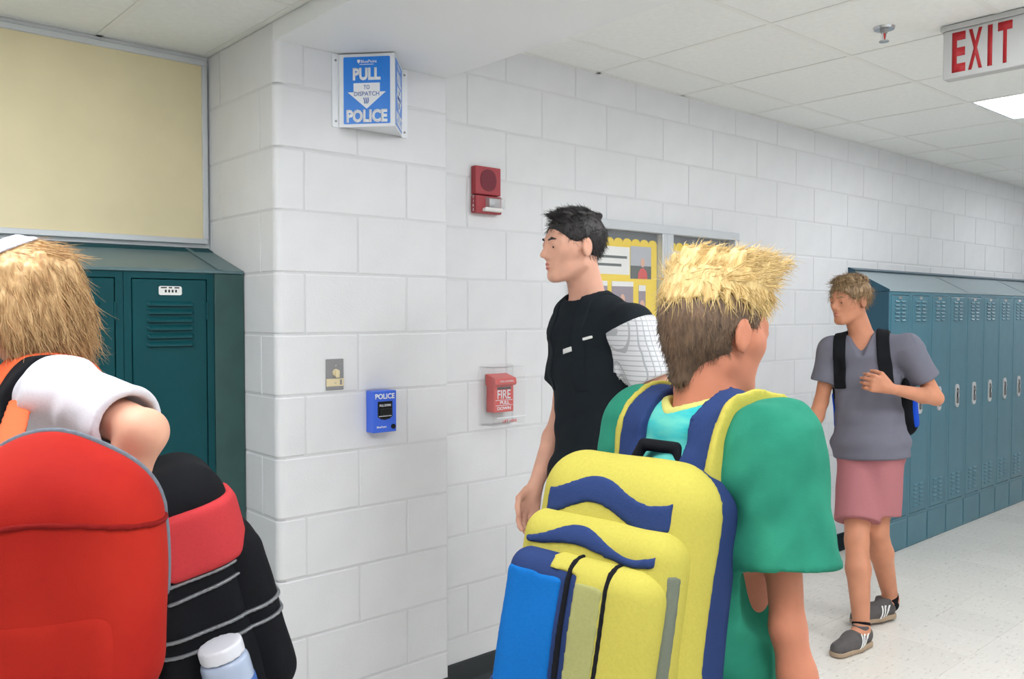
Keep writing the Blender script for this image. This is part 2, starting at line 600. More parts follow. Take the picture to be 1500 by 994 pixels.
def shared(fn):
    c = {}
    def g(key, parent, loc, name):
        if key not in c: c[key] = fn(key)
        return mobj(name, c[key], parent, loc)
    return g

def locker_parts(paint, kind, W):
    """prototype meshes for one locker, local origin at its front lower left corner, front at y=0, depth to +y"""
    H, D = 1.626, .262
    P = {}
    fw = .024
    zb, zt = .212, 1.604
    bm = bmesh.new()
    add_box(bm, (.001, 0, zb - .012), (fw, .03, H)); add_box(bm, (W - fw, 0, zb - .012), (W - .001, .03, H))
    add_box(bm, (fw, 0, zt + .001), (W - fw, .03, H)); add_box(bm, (fw, 0, zb - .012), (W - fw, .03, zb - .001))
    P['frame'] = bm_mesh(bm, 'frame', paint)
    bm = bmesh.new()
    add_box(bm, (.001, .03, .0), (W - .001, D, H))
    P['body'] = bm_mesh(bm, 'body', paint)
    bm = bmesh.new()
    add_box(bm, (.001, .004, 0), (W - .001, .03, zb - .0125))
    add_box(bm, (.006, .0, .008), (W - .006, .005, zb - .024), .002)
    P['base_panel'] = bm_mesh(bm, 'base_panel', paint)
    bm = bmesh.new()
    add_box(bm, (fw + .003, -.002, zb + .002), (W - fw - .003, .022, zt - .002), .003, 2)
    P['door'] = bm_mesh(bm, 'door', paint)
    bm = bmesh.new()
    add_box(bm, (fw - .0005, .02, zb - .0015), (W - fw + .0005, .0302, zt + .0015))
    P['door_gap'] = bm_mesh(bm, 'door_gap', M['void'])
    if kind == 'wide':
        P['louver'] = louver_mesh(.137, .016, .009, paint)
    else:
        P['louver'] = louver_mesh(.052, .013, .007, paint)
    bm = bmesh.new()
    add_prism(bm, rrect(-.037, -.0145, .037, .0145, .006), 'y', -.0012, 0)
    P['number_plate'] = bm_mesh(bm, 'number_plate', M['plate'] if kind == 'wide' else M['chrome'])
    bm = bmesh.new()
    for dx, w in ((-.021, .019), (0.0, .011), (.021, .016)):
        add_box(bm, (dx - w / 2, -.0018, .0075), (dx + w / 2, -.0012, .0115))
    for k in range(4):
        add_box(bm, (-.018 + k * .011, -.0016, -.006), (-.012 + k * .011, -.0012, .003))
    P['number'] = bm_mesh(bm, 'number', M['ink'])
    bm = bmesh.new()
    add_prism(bm, rrect(-.030, -.080, .030, .080, .026, 6), 'y', -.006, 0)
    P['handle_plate'] = bm_mesh(bm, 'handle_plate', M['handle_steel'])
    bm = bmesh.new()
    add_prism(bm, rrect(-.011, -.054, .011, .054, .0109, 6), 'y', -.0068, -.0055)
    P['handle_recess'] = bm_mesh(bm, 'handle_recess', M['void'])
    bm = bmesh.new()
    add_box(bm, (-.005, -.018, -.05), (.005, -.0068, -.012), .0015)
    P['latch'] = bm_mesh(bm, 'latch', M['steel'])
    bm = bmesh.new()
    add_cyl(bm, (0, -.016, .030), (0, -.0068, .030), .0115, n=14)
    P['lock_knob'] = bm_mesh(bm, 'lock_knob', M['steel'])
    bm = bmesh.new()
    add_box(bm, (-.003, -.004, -.03), (.004, .004, .03), .001)
    P['hinge'] = bm_mesh(bm, 'hinge', paint)
    return P

def locker(P, W, x, y, label, group, kind):
    t = empty('locker', (x, y, 0), label, 'locker', group)
    for k in ('frame', 'body', 'base_panel', 'door_gap'):
        mobj(k, P[k], t)
    d = mobj('door', P['door'], t)
    cx = W / 2
    if kind == 'wide':
        for k in range(6):
            mobj('louver', P['louver'], d, (cx, -.002, 1.516 - k * .0262))
        mobj('number_plate', P['number_plate'], d, (cx, -.002, 1.566))
        mobj('number', P['number'], d, (cx, -.002, 1.566))
        for z in (1.50, .92, .33):
            mobj('hinge', P['hinge'], d, (W - .026, -.001, z))
    else:
        for c in (-1, 1):
            for k in range(6):
                mobj('louver', P['louver'], d, (cx + c * .042, -.002, 1.560 - k * .0235))
                mobj('louver', P['louver'], d, (cx + c * .042, -.002, .385 - k * .027))
        o = mobj('number_plate', P['number_plate'], d, (cx, -.002, 1.588)); o.scale = (.6, 1, .55)
    h = mobj('handle', P['handle_plate'], t, (cx + (.055 if kind == 'wide' else .0), -.002, .925))
    mobj('handle_recess', P['handle_recess'], h)
    mobj('latch', P['latch'], h)
    mobj('lock_knob', P['lock_knob'], h)
    return t

WL = .292
Pg = locker_parts(M['green_locker'], 'wide', WL)
names = ['dark teal locker beside the green filler panel', 'dark teal locker second from the green filler panel', 'dark teal locker third from the green filler panel', 'dark teal locker fourth from the green filler panel', 'dark teal locker fifth from the green filler panel']
for n in range(5):
    locker(Pg, WL, 1.174 - WL * (n + 1), 2.850, names[n], 'dark teal lockers in the alcove', 'wide')
fp = box('filler_panel', (1.175, 2.846, 0), (1.2785, 2.862, 1.626), M['green_side'], None, .002)
tag(fp, 'dull green filler panel between the dark teal lockers and the pilaster', 'panel')
fp.location = (0, 0, 0)
# sloping tops
def sloping_top(x0, x1, yf, yb, zf, zb, m, ms, label, seams, g):
    t = empty('sloping_hood', (x0, yf, zf), label, 'hood', g)
    bm = bmesh.new()
    D = yb - yf
    add_prism(bm, [(-.006, .0008), (D, .0008), (D, zb - zf), (-.006, .010)], 'x', 0, x1 - x0)
    mobj('sloping_sheet', bm_mesh(bm, 'sloping_sheet', m), t)
    bm = bmesh.new()
    add_prism(bm, [(-.007, .0006), (D, .0006), (D, zb - zf + .001), (-.007, .011)], 'x', -.003, -.0005)
    mobj('end_cap', bm_mesh(bm, 'end_cap', ms), t)
    bm = bmesh.new()
    add_prism(bm, [(D - .045, zb - zf - .016), (D, zb - zf), (D, zb - zf + .004), (D - .045, zb - zf - .012)], 'x', 0, x1 - x0)
    mobj('rear_flange', bm_mesh(bm, 'rear_flange', ms), t)
    for s in seams:
        bm = bmesh.new()
        add_prism(bm, [(-.007, .011), (D - .002, zb - zf), (D - .002, zb - zf + .003), (-.007, .0135)], 'x', s - x0 - .003, s - x0 + .012)
        mobj('seam_strip', bm_mesh(bm, 'seam_strip', m), t)
    return t
sloping_top(-.6, 1.2775, 2.850, YB - .001, 1.626, 1.728, M['green_top'], M['green_locker'], 'grey green sloping top over the dark teal lockers in the alcove', [1.19], 'locker tops')
RX, RY, WR = 5.205, 2.430, .2925
Pb = locker_parts(M['blue_locker'], 'narrow', WR)
bl = ['teal blue locker at the end of the row, nearest the display case'] + ['teal blue locker, %s in the row counted from the display case' % w for w in ('second', 'third', 'fourth', 'fifth', 'sixth', 'seventh', 'eighth', 'ninth', 'tenth', 'eleventh')]
for n in range(11):
    locker(Pb, WR, RX + WR * n, RY, bl[n], 'teal blue lockers along the corridor wall', 'narrow')
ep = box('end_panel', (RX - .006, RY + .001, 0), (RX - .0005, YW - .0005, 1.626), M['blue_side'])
tag(ep, 'dark teal blue end panel closing the row of lockers', 'panel')
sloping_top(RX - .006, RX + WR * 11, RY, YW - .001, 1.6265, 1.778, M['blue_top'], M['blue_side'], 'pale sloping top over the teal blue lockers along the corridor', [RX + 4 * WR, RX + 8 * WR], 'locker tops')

# ------------------------------------------------------------------ tan tackboard above the dark lockers
tb = empty('tackboard', (.0, YB, 1.73), 'large tan tackboard in a pale metal frame above the dark teal lockers', 'tackboard')
bx0, bx1, bz0, bz1 = -1.6, 1.268, .035, .664
bm = bmesh.new(); add_box(bm, (bx0, -.012, bz0), (bx1, -.001, bz1)); mobj('cork_panel', bm_mesh(bm, 'cork_panel', M['tan']), tb)
for lo, hi in (((bx0 - .02, -.022, bz0 - .02), (bx1 + .0, -.001, bz0)), ((bx0 - .02, -.022, bz1), (bx1 + .0, -.001, bz1 + .02)), ((bx1 - .014, -.0215, bz0), (bx1 + .004, -.001, bz1)), ((bx0 - .02, -.0215, bz0), (bx0, -.001, bz1))):
    bm = bmesh.new(); add_box(bm, lo, hi, .002); mobj('frame_bar', bm_mesh(bm, 'frame_bar', M['alu']), tb)

# ------------------------------------------------------------------ projecting V-shaped police sign
AX, AY = 1.640, 2.455
sg = empty('police_sign', (1.64, YP, 2.245), 'blue and white V-shaped PULL TO DISPATCH POLICE sign projecting from the pilaster', 'sign')
def P3(x, y, z): return (x - 1.64, y - YP, z - 2.245)
SZ0, SZ1 = 2.122, 2.366
def panel(name, a, b, z0, z1, th, m, r=.012):
    """upright flat panel from plan point a to plan point b, thickness outwards (towards the viewer)"""
    a, b = Vector((a[0], a[1], 0)), Vector((b[0], b[1], 0))
    L = (b - a).length
    bm = bmesh.new()
    add_prism(bm, rrect(0, 0, L, z1 - z0, r), 'y', 0, th)
    o = mobj(name, bm_mesh(bm, name, m), sg)
    d = (b - a).normalized()
    o.matrix_local = Matrix(((d.x, -d.y, 0, a.x - 1.64), (d.y, d.x, 0, a.y - YP), (0, 0, 1, z0 - 2.245), (0, 0, 0, 1)))
    return o, d, L
sides = (((1.512, 2.600), (AX, AY)), ((AX, AY), (1.768, 2.600)))
def blue_face(a, b):
    d = Vector((b[0] - a[0], b[1] - a[1], 0)); L = d.length; d.normalize()
    n = Vector((d.y, -d.x, 0))
    mid = Vector(((a[0] + b[0]) / 2 - 1.64, (a[1] + b[1]) / 2 - YP, 0))
    def fm(u, z, out): return face_mtx(mid + d * u + n * out + Vector((0, 0, z - 2.245)), d, (0, 0, 1))
    mg = .016
    bm = bmesh.new(); add_prism(bm, rrect(-L / 2 + mg, SZ0 + .010 - 2.245, L / 2 - mg, SZ1 - .010 - 2.245, .004), 'y', -.0012, 0)
    bf = mobj('blue_panel', bm_mesh(bm, 'blue_panel', M['signblue']), sg)
    bf.matrix_local = Matrix(((d.x, -d.y, 0, mid.x + n.x * .0002), (d.y, d.x, 0, mid.y + n.y * .0002), (0, 0, 1, 0), (0, 0, 0, 1)))
    o = .0015
    W = L - 2 * mg
    text('lettering', 'PULL', .042, M['signwhite'], sg, fm(0, 2.298, o), .05, W * .60)
    text('lettering', 'POLICE', .044, M['signwhite'], sg, fm(0, 2.158, o), .05, W * .88)
    # arrow
    ah = W * .41
    pts = [(-ah * .69, .040), (ah * .69, .040), (ah * .69, .010), (ah, .010), (0, -.046), (-ah, .010), (-ah * .69, .010)]
    bm = bmesh.new(); add_prism(bm, pts, 'z', 0, .0006)
    ar = mobj('arrow', bm_mesh(bm, 'arrow', M['signwhite']), sg); ar.matrix_local = fm(0, 2.228, o)
    text('lettering', 'TO', .014, M['inkblue'], sg, fm(0, 2.254, o + .0008), .0, W * .13)
    text('lettering', 'DISPATCH', .014, M['inkblue'], sg, fm(0, 2.232, o + .0008), .0, W * .54)
    bm = bmesh.new()
    for k in range(3):
        c = [(-.011 + k * .0075 + .004 * math.sin(t * 2.2) - .006 * t * (k * .4), .010 - .020 * t) for t in [i / 6 for i in range(7)]]
        c = [(x * (1 - .25 * k * 0), y) for x, y in c]
        w = .0016
        add_prism(bm, [(x - w, y) for x, y in c] + [(x + w, y) for x, y in c[::-1]], 'z', 0, .0005)
    em = mobj('emblem', bm_mesh(bm, 'emblem', M['inkblue']), sg); em.matrix_local = fm(0, 2.209, o + .0008)
    text('lettering', 'BluePoint', .010, M['signwhite'], sg, fm(.008, 2.340, o), .012, W * .34)
    bm = bmesh.new(); add_prism(bm, [(-.005, .006), (.005, .006), (.005, 0), (0, -.007), (-.005, 0)], 'z', 0, .0006)
    em = mobj('emblem', bm_mesh(bm, 'emblem', M['signwhite']), sg); em.matrix_local = fm(-W * .17, 2.340, o)
    box_bm = bmesh.new(); add_box(box_bm, (-W * .15, -.0008, 0), (W * .15, .0008, .0005))
    ln = mobj('fine_print', bm_mesh(box_bm, 'fine_print', M['signwhite']), sg); ln.matrix_local = fm(0, 2.330, o)
for a, b in sides:
    panel('side_panel', a, b, SZ0, SZ1, .004, M['signwhite'], .003)
    blue_face(a, b)
bm = bmesh.new(); add_prism(bm, [(1.514 - 1.64, 2.600 - YP), (0, AY - YP + .004), (1.766 - 1.64, 2.600 - YP)], 'z', SZ0 + .004 - 2.245, SZ0 + .007 - 2.245); mobj('bottom_panel', bm_mesh(bm, 'bottom_panel', M['signwhite']), sg)
bm = bmesh.new(); add_prism(bm, [(1.514 - 1.64, 2.600 - YP), (0, AY - YP + .004), (1.766 - 1.64, 2.600 - YP)], 'z', SZ1 - .006 - 2.245, SZ1 - .003 - 2.245); mobj('top_panel', bm_mesh(bm, 'top_panel', M['signwhite']), sg)
for a, b in ((1.487, 1.514), (1.766, 1.793)):
    bm = bmesh.new(); add_prism(bm, rrect(a - 1.64, SZ0 - 2.245, b - 1.64, SZ1 - 2.245, .003), 'y', -.004, -.0005); mobj('flange', bm_mesh(bm, 'flange', M['signwhite']), sg)
    for z in (SZ0 + .02, SZ1 - .02):
        cyl('screw', ((a + b) / 2 - 1.64, -.0065, z - 2.245), ((a + b) / 2 - 1.64, -.004, z - 2.245), .004, M['steel'], sg, n=10)

# ------------------------------------------------------------------ blue police pull station
ps = empty('pull_station', (1.663, YP, 1.148), 'bright blue POLICE pull station box on the pilaster', 'pull station')
bm = bmesh.new(); add_box(bm, (-.048, -.048, -.073), (.048, -.0005, .073), .003, 2); mobj('housing', bm_mesh(bm, 'housing', M['policeblue']), ps)
FM = lambda x, z, o=.0485: face_mtx((x, -o, z), (1, 0, 0), (0, 0, 1))
def outline_frame(name, pts, w, m, parent, y, th=.0006):
    """a thin line following a closed outline in (x,z) on a plane facing -y"""
    n = len(pts)
    cx = sum(p[0] for p in pts) / n; cz = sum(p[1] for p in pts) / n
    bm = bmesh.new()
    def off(p, s):
        dx, dz = p[0] - cx, p[1] - cz
        return (p[0] + math.copysign(s, dx) if abs(dx) > 1e-4 else p[0], p[1] + math.copysign(s, dz) if abs(dz) > 1e-4 else p[1])
    o = [off(p, w / 2) for p in pts]; i_ = [off(p, -w / 2) for p in pts]
    for yy in (y - th, y):
        a = [bm.verts.new((p[0], yy, p[1])) for p in o]; b = [bm.verts.new((p[0], yy, p[1])) for p in i_]
        for k in range(n): bm.faces.new((a[k], a[(k + 1) % n], b[(k + 1) % n], b[k]))
    return mobj(name, bm_mesh(bm, name, m), parent)
outline_frame('border', [(-.0455, -.0705), (.0455, -.0705), (.0455, .0705), (-.0455, .0705)], .0025, M['signwhite'], ps, -.0482)
text('lettering', 'POLICE', .019, M['signwhite'], ps, FM(0, .054), .03, .080)
shield = [(-.030, .036), (.030, .036), (.030, -.018), (.018, -.0255), (0, -.029), (-.018, -.0255), (-.030, -.018)]
bm = bmesh.new(); add_prism(bm, shield, 'y', -.0495, -.0478); mobj('pull_window', bm_mesh(bm, 'pull_window', M['black']), ps)
outline_frame('window_border', shield, .004, M['signwhite'], ps, -.0492, .001)
bm = bmesh.new(); add_box(bm, (-.024, -.058, -.010), (.024, -.0495, .012), .003, 2); mobj('pull_bar', bm_mesh(bm, 'pull_bar', M['black']), ps)
text('lettering', 'PULL DOWN', .009, M['signwhite'], ps, FM(0, .022, .0497), .02, .046)
bm = bmesh.new(); add_box(bm, (-.026, -.0505, -.0165), (.026, -.0497, -.0145)); mobj('white_line', bm_mesh(bm, 'white_line', M['signwhite']), ps)
text('lettering', 'BluePoint', .007, M['signwhite'], ps, FM(-.014, -.053), .015, .040)
cyl('key_lock', (.033, -.053, -.054), (.033, -.048, -.054), .0085, M['black'], ps, n=18)

# ------------------------------------------------------------------ steel key switch plate
ks = empty('key_switch_plate', (1.491, YP, 1.284), 'small brushed steel key switch plate with ivory knob on the pilaster', 'switch plate')
bm = bmesh.new(); add_box(bm, (-.034, -.005, -.053), (.034, -.0003, .053), .002); mobj('plate', bm_mesh(bm, 'plate', M['steel']), ks)
bm = bmesh.new(); add_box(bm, (-.0335, -.0058, -.040), (.0335, -.005, -.014)); mobj('paper_label', bm_mesh(bm, 'paper_label', M['ivory']), ks)
bm = bmesh.new(); add_box(bm, (.018, -.0062, -.036), (.026, -.0058, -.018)); add_box(bm, (-.003, -.0062, -.030), (.004, -.0058, -.028)); mobj('label_print', bm_mesh(bm, 'label_print', M['steel']), ks)
bm = bmesh.new(); add_cyl(bm, (.003, -.013, .006), (.003, -.005, .006), .0115, .013, 18); add_box(bm, (-.004, -.021, -.010), (.010, -.012, .016), .003, 2); mobj('knob', bm_mesh(bm, 'knob', M['ivory']), ks)
for z in (.030,):
    cyl('screw', (.003, -.0065, z), (.003, -.005, z), .004, M['chrome'], ks, n=10)

# ------------------------------------------------------------------ red strobe and horn
st = empty('fire_alarm_strobe', (2.222, YW, 1.982), 'dull red fire alarm horn and strobe high on the corridor wall', 'fire alarm')
bm = bmesh.new(); add_box(bm, (-.066, -.030, -.018), (.066, -.0005, .094), .004, 2); mobj('horn_housing', bm_mesh(bm, 'horn_housing', M['strobered']), st)
gr = empty('horn_grille', (0, 0, 0), parent=st)
bm = bmesh.new()
circ = [(.044 * math.cos(2 * math.pi * k / 28) * (1 if abs(math.cos(2 * math.pi * k / 28)) < .8 else .96), .040 + .044 * math.sin(2 * math.pi * k / 28)) for k in range(28)]
add_prism(bm, circ, 'y', -.0312, -.0295); g0 = mobj('horn_disc', bm_mesh(bm, 'horn_disc', M['grille']), st)
bpy.data.objects.remove(gr)
for k in range(9):
    z = .006 + k * .0085
    hw = math.sqrt(max(.0001, .041 ** 2 - (z - .040) ** 2))
    bm = bmesh.new(); add_box(bm, (-hw, -.0328, z - .0016), (hw, -.0312, z + .0016)); mobj('grille_slat', bm_mesh(bm, 'grille_slat', M['grille']), g0)
bm = bmesh.new(); add_box(bm, (-.067, -.034, -.092), (.067, -.0005, -.022), .004, 2); mobj('strobe_housing', bm_mesh(bm, 'strobe_housing', M['strobered']), st)
bm = bmesh.new(); add_prism(bm, [(-.034, -.026), (-.058, -.034), (-.058, -.070), (-.034, -.078)], 'x', -.018, .062); mobj('lens', bm_mesh(bm, 'lens', M['lampglass']), st)
bm = bmesh.new(); add_box(bm, (-.004, -.044, -.062), (.050, -.0345, -.036), .003); add_prism(bm, [(-.0345, -.030), (-.052, -.052), (-.0345, -.072)], 'x', .012, .036); mobj('reflector', bm_mesh(bm, 'reflector', M['chrome']), st)
bm = bmesh.new(); add_prism(bm, [(-.0345, -.074), (-.056, -.070), (-.050, -.083), (-.0345, -.085)], 'x', -.034, .056); mobj('lower_lip', bm_mesh(bm, 'lower_lip', M['paper']), st)
for k, ch in enumerate('FIRE'):
    text('lettering', ch, .011, M['signwhite'], st, face_mtx((-.0672, -.018, -.030 - k * .0165), (0, -1, 0), (0, 0, 1)), .02)

# ------------------------------------------------------------------ fire pull station under a clear cover
fs = empty('fire_pull_station', (2.285, YW, 1.160), 'red FIRE pull station under a clear plastic cover on the corridor wall', 'fire alarm')
bm = bmesh.new(); add_box(bm, (-.052, -.052, -.068), (.052, -.002, .040), .003, 2); mobj('housing', bm_mesh(bm, 'housing', M['firered']), fs)
bm = bmesh.new(); add_prism(bm, [(-.058, .040), (-.066, .048), (-.062, .070), (-.002, .086), (-.002, .040)], 'x', -.056, .056); mobj('hood', bm_mesh(bm, 'hood', M['firered']), fs)
FF = lambda x, z, o=.0522: face_mtx((x, -o, z), (1, 0, 0), (0, 0, 1))
outline_frame('border', [(-.047, -.064), (.047, -.064), (.047, .036), (-.047, .036)], .002, M['signwhite'], fs, -.0520)
text('lettering', 'FIRE', .036, M['signwhite'], fs, FF(0, .004), .01, .070)
bm = bmesh.new(); add_box(bm, (-.036, -.054, .025), (.036, -.052, .034)); mobj('dark_slot', bm_mesh(bm, 'dark_slot', M['black']), fs)
for z in (-.019, -.040):
    bm = bmesh.new(); add_box(bm, (-.045, -.0531, z - .001), (.045, -.052, z + .001)); mobj('white_line', bm_mesh(bm, 'white_line', M['signwhite']), fs)
text('lettering', 'PULL', .013, M['signwhite'], fs, FF(.004, -.029), .02, .050)
text('lettering', 'DOWN', .013, M['signwhite'], fs, FF(0, -.052), .02, .072)
text('lettering', 'PULL DOWN', .007, M['signwhite'], fs, face_mtx((.004, -.0655, .058), (1, 0, 0), (0, .2, 1)), .01, .07)
bm = bmesh.new()
CW, C0, C1, CD = .086, -.118, .118, .088
for lo, hi in (((-CW, -CD, C0), (CW, -CD + .003, C1)), ((-CW, -CD + .003, C0), (-CW + .003, -.004, C1)), ((CW - .003, -CD + .003, C0), (CW, -.004, C1)), ((-CW + .003, -CD + .003, C1 - .003), (CW - .003, -.004, C1)), ((-CW + .003, -CD + .003, C0), (CW - .003, -.004, C0 + .003))):
    add_box(bm, lo, hi)
bmesh.ops.scale(bm, vec=(.98, 1, 1), verts=bm.verts[:])
mobj('clear_cover', bm_mesh(bm, 'clear_cover', M['clear']), fs)
bm = bmesh.new(); add_prism(bm, rrect(-.093, -.125, .093, .125, .012), 'y', -.004, -.0005); mobj('back_plate', bm_mesh(bm, 'back_plate', M['clear']), fs)
bm = bmesh.new(); add_box(bm, (-.07, -.091, -.086), (.085, -.088, -.083)); mobj('cover_lip', bm_mesh(bm, 'cover_lip', M['signwhite']), fs)
text('lettering', 'LIFT HERE', .012, M['firered'], fs, face_mtx((0, -.0882, -.100), (1, 0, 0), (0, 0, 1)), .01, .075)

# ------------------------------------------------------------------ glazed display case with photographs
dc = empty('display_case', (3.33, YW, 1.45), 'two door glazed display case with yellow paper and photographs on the corridor wall', 'display case')
def dbox(name, x0, x1, z0, z1, y0, y1, m, parent=dc, bev=0):
    bm = bmesh.new(); add_box(bm, (x0 - 3.33, y0, z0 - 1.45), (x1 - 3.33, y1, z1 - 1.45), bev)
    return mobj(name, bm_mesh(bm, name, m), parent)
DX0, DX1, DZ0, DZ1 = 2.70, 3.945, 1.02, 1.917
dbox('backing', DX0 + .02, DX1 - .02, DZ0 + .02, DZ1 - .02, -.008, -.001, M['slate'])
for z0, z1 in ((DZ0, DZ0 + .042), (DZ1 - .042, DZ1)):
    dbox('frame_rail', DX0, DX1, z0, z1, -.045, -.001, M['alu'], bev=.003)
for x0, x1 in ((DX0, DX0 + .040), (3.303, 3.343), (3.346, 3.388), (DX1 - .040, DX1)):
    dbox('frame_stile', x0, x1, DZ0 + .042, DZ1 - .042, -.0452, -.001, M['alu'], bev=.003)
for n, (x0, x1) in enumerate(((DX0 + .04, 3.303), (3.388, DX1 - .04))):
    dbox('glass_pane', x0, x1, DZ0 + .042, DZ1 - .042, -.034, -.031, M['glass'])
    # yellow paper with a scalloped upper edge
    top = 1.822
    pts = [(x0 + .004, DZ0 + .05), (x1 - .004, DZ0 + .05)]
    ns = 9
    w = (x1 - x0 - .008) / ns
    for k in range(ns):
        for j in range(7):
            a = math.pi * j / 6
            pts.append((x1 - .004 - w * (k + .5) + w / 2 * math.cos(a), top + .020 * math.sin(a)))
    pts = [(p[0] - 3.33, p[1] - 1.45) for p in pts]
    bm = bmesh.new(); add_prism(bm, pts, 'y', -.011, -.008); mobj('yellow_paper', bm_mesh(bm, 'yellow_paper', M['yellowpaper']), dc)
def photo(x0, x1, z0, z1, kind):
    p = dbox('photograph', x0, x1, z0, z1, -.0125, -.011, M['photosky'] if kind != 'mauve' else M['photopurple'])
    cx = (x0 + x1) / 2; w = x1 - x0; h = z1 - z0
    Y0, Y1 = -.0133, -.0125
    if kind == 'field':
        dbox('picture_hills', x0, x1, z0, z0 + h * .40, -.0130, Y1, M['photodark'], p)
        cx = x0 + w * .58
    if kind == 'mauve':
        dbox('picture_caption', x0, x1, z1 - h * .14, z1, -.0130, Y1, M['paper'], p)
    if kind == 'caption':
        for k in range(3):
            dbox('picture_line', x0 + w * .15, x0 + w * (.8 - .1 * k), z1 - h * (.25 + .2 * k) - .006, z1 - h * (.25 + .2 * k), -.0128, Y1, M['photodark'], p)
        return p
    s = h * .5
    body = [(cx - s * .46, z0), (cx + s * .46, z0), (cx + s * .40, z0 + h * .20), (cx + s * .16, z0 + h * .33), (cx - s * .16, z0 + h * .33), (cx - s * .40, z0 + h * .20)]
    bm = bmesh.new(); add_prism(bm, [(q[0] - 3.33, q[1] - 1.45) for q in body], 'y', Y0, Y1); mobj('picture_shirt', bm_mesh(bm, 'picture_shirt', M['photored']), p)
    hd = [(cx + s * .19 * math.cos(t * math.pi / 7), z0 + h * .50 + s * .28 * math.sin(t * math.pi / 7)) for t in range(14)]
    bm = bmesh.new(); add_prism(bm, [(q[0] - 3.33, q[1] - 1.45) for q in hd], 'y', Y0 - .0002, Y1); mobj('picture_head', bm_mesh(bm, 'picture_head', M['photoskin']), p)
    return p
pc = dbox('paper_card', 2.78, 3.098, 1.672, 1.800, -.0125, -.011, M['paper'])
for z, a in ((1.752, .26), (1.715, .22)):
    dbox('card_print', 2.82, 2.82 + a, z - .006, z + .006, -.0131, -.0125, M['photodark'], pc)
photo(3.105, 3.255, 1.655, 1.808, 'field')
photo(2.975, 3.125, 1.478, 1.640, 'mauve')
photo(2.80, 2.945, 1.478, 1.640, 'mauve')
photo(3.165, 3.215, 1.430, 1.625, 'mauve')
cpt = dbox('caption_card', 2.975, 3.13, 1.41, 1.462, -.0125, -.011, M['ink'])
text('lettering', 'STAFF', .022, M['signwhite'], cpt, face_mtx((3.05 - 3.33, -.0126, 1.436 - 1.45), (1, 0, 0), (0, 0, 1)), .01)
bpy.data.objects.remove([c for c in cpt.children][0])
for x0 in (3.40, 3.58, 3.75):
    photo(x0, x0 + .14, 1.65, 1.80, 'mauve'); photo(x0, x0 + .14, 1.44, 1.60, 'mauve'); photo(x0, x0 + .14, 1.20, 1.37, 'mauve')
for x0 in (2.80, 2.975, 3.15):
    photo(x0, x0 + .13, 1.20, 1.37, 'mauve')

# ------------------------------------------------------------------ exit sign and sprinkler
ex = empty('exit_sign', (3.41, 1.244, ZC), 'grey EXIT sign with red letters hung from the tile ceiling', 'exit sign')
bm = bmesh.new(); add_box(bm, (-.020, -.158, -.020), (.050, .158, -.0005), .002); mobj('top_rail', bm_mesh(bm, 'top_rail', M['exitbody']), ex)
bm = bmesh.new(); add_box(bm, (-.012, -.150, -.200), (.042, .150, -.020), .005, 2); mobj('housing', bm_mesh(bm, 'housing', M['exitbody']), ex)
for ch, y in (('E', .092), ('X', .034), ('I', -.016), ('T', -.066)):
    text('lettering', ch, .148, M['exitred'], ex, face_mtx((-.0121, y, -.106), (0, -1, 0), (0, 0, 1)), .035, .048 if ch != 'I' else .016, .0012)
sp = empty('sprinkler', (3.244, 1.547, ZC), 'small chrome fire sprinkler head in a ceiling tile near the exit sign', 'sprinkler')
bm = bmesh.new(); add_cyl(bm, (0, 0, -.006), (0, 0, .002), .036, .040, 28); mobj('escutcheon', bm_mesh(bm, 'escutcheon', M['chrome']), sp)
bm = bmesh.new(); add_cyl(bm, (0, 0, -.020), (0, 0, -.006), .011, .016, 18); mobj('collar', bm_mesh(bm, 'collar', M['steel']), sp)
for s in (-1, 1):
    cyl('yoke_arm', (s * .013, 0, -.020), (s * .006, 0, -.048), .0028, M['chrome'], sp, n=10)
cyl('glass_bulb', (0, 0, -.044), (0, 0, -.020), .004, M['photored'], sp, n=12)
cyl('deflector', (0, 0, -.052), (0, 0, -.048), .018, M['chrome'], sp, n=20)

# ------------------------------------------------------------------ rounded bodies: distance functions and a surface-net mesher
f4 = np.float32
def V3(*a): return np.array(a, dtype=np.float64)
def unit(v): v = np.asarray(v, float); return v / (np.linalg.norm(v) + 1e-12)
def cap(P, a, b, ra, rb):
    a = a.astype(f4) if hasattr(a, 'astype') else np.array(a, f4)
    b = b.astype(f4) if hasattr(b, 'astype') else np.array(b, f4)
    ab = b - a
    pa = P - a
    t = np.clip(pa @ ab / (ab @ ab + 1e-12), 0, 1)
    return np.linalg.norm(pa - t[:, None] * ab, axis=1) - (ra + (rb - ra) * t)
def ecap(P, a, b, L, F, U, r0, r1, re):
    """capsule with an elliptic section: half widths along L and F"""
    a = np.array(a, f4); b = np.array(b, f4)
    ab = b - a
    pa = P - a
    t = np.clip(pa @ ab / (ab @ ab + 1e-12), 0, 1)
    q = pa - t[:, None] * ab
    rl = r0[0] + (r1[0] - r0[0]) * t
    rd = r0[1] + (r1[1] - r0[1]) * t
    k = np.sqrt((q @ L.astype(f4) / rl) ** 2 + (q @ F.astype(f4) / rd) ** 2 + (q @ U.astype(f4) / re) ** 2)
    return (k - 1) * np.minimum(rl, rd)
def ell(P, c, r, A=None):
    q = P - np.array(c, f4)
    if A is not None: q = q @ A.astype(f4)
    r = np.array(r, f4)
    k0 = np.linalg.norm(q / r, axis=1); k1 = np.linalg.norm(q / r ** 2, axis=1) + 1e-9
    return k0 * (k0 - 1) / k1
def rbox(P, c, h, r, A=None):
    q = P - np.array(c, f4)
    if A is not None: q = q @ A.astype(f4)
    q = np.abs(q) - np.array(h, f4) + f4(r)
    return np.linalg.norm(np.maximum(q, 0), axis=1) + np.minimum(q.max(axis=1), 0) - f4(r)
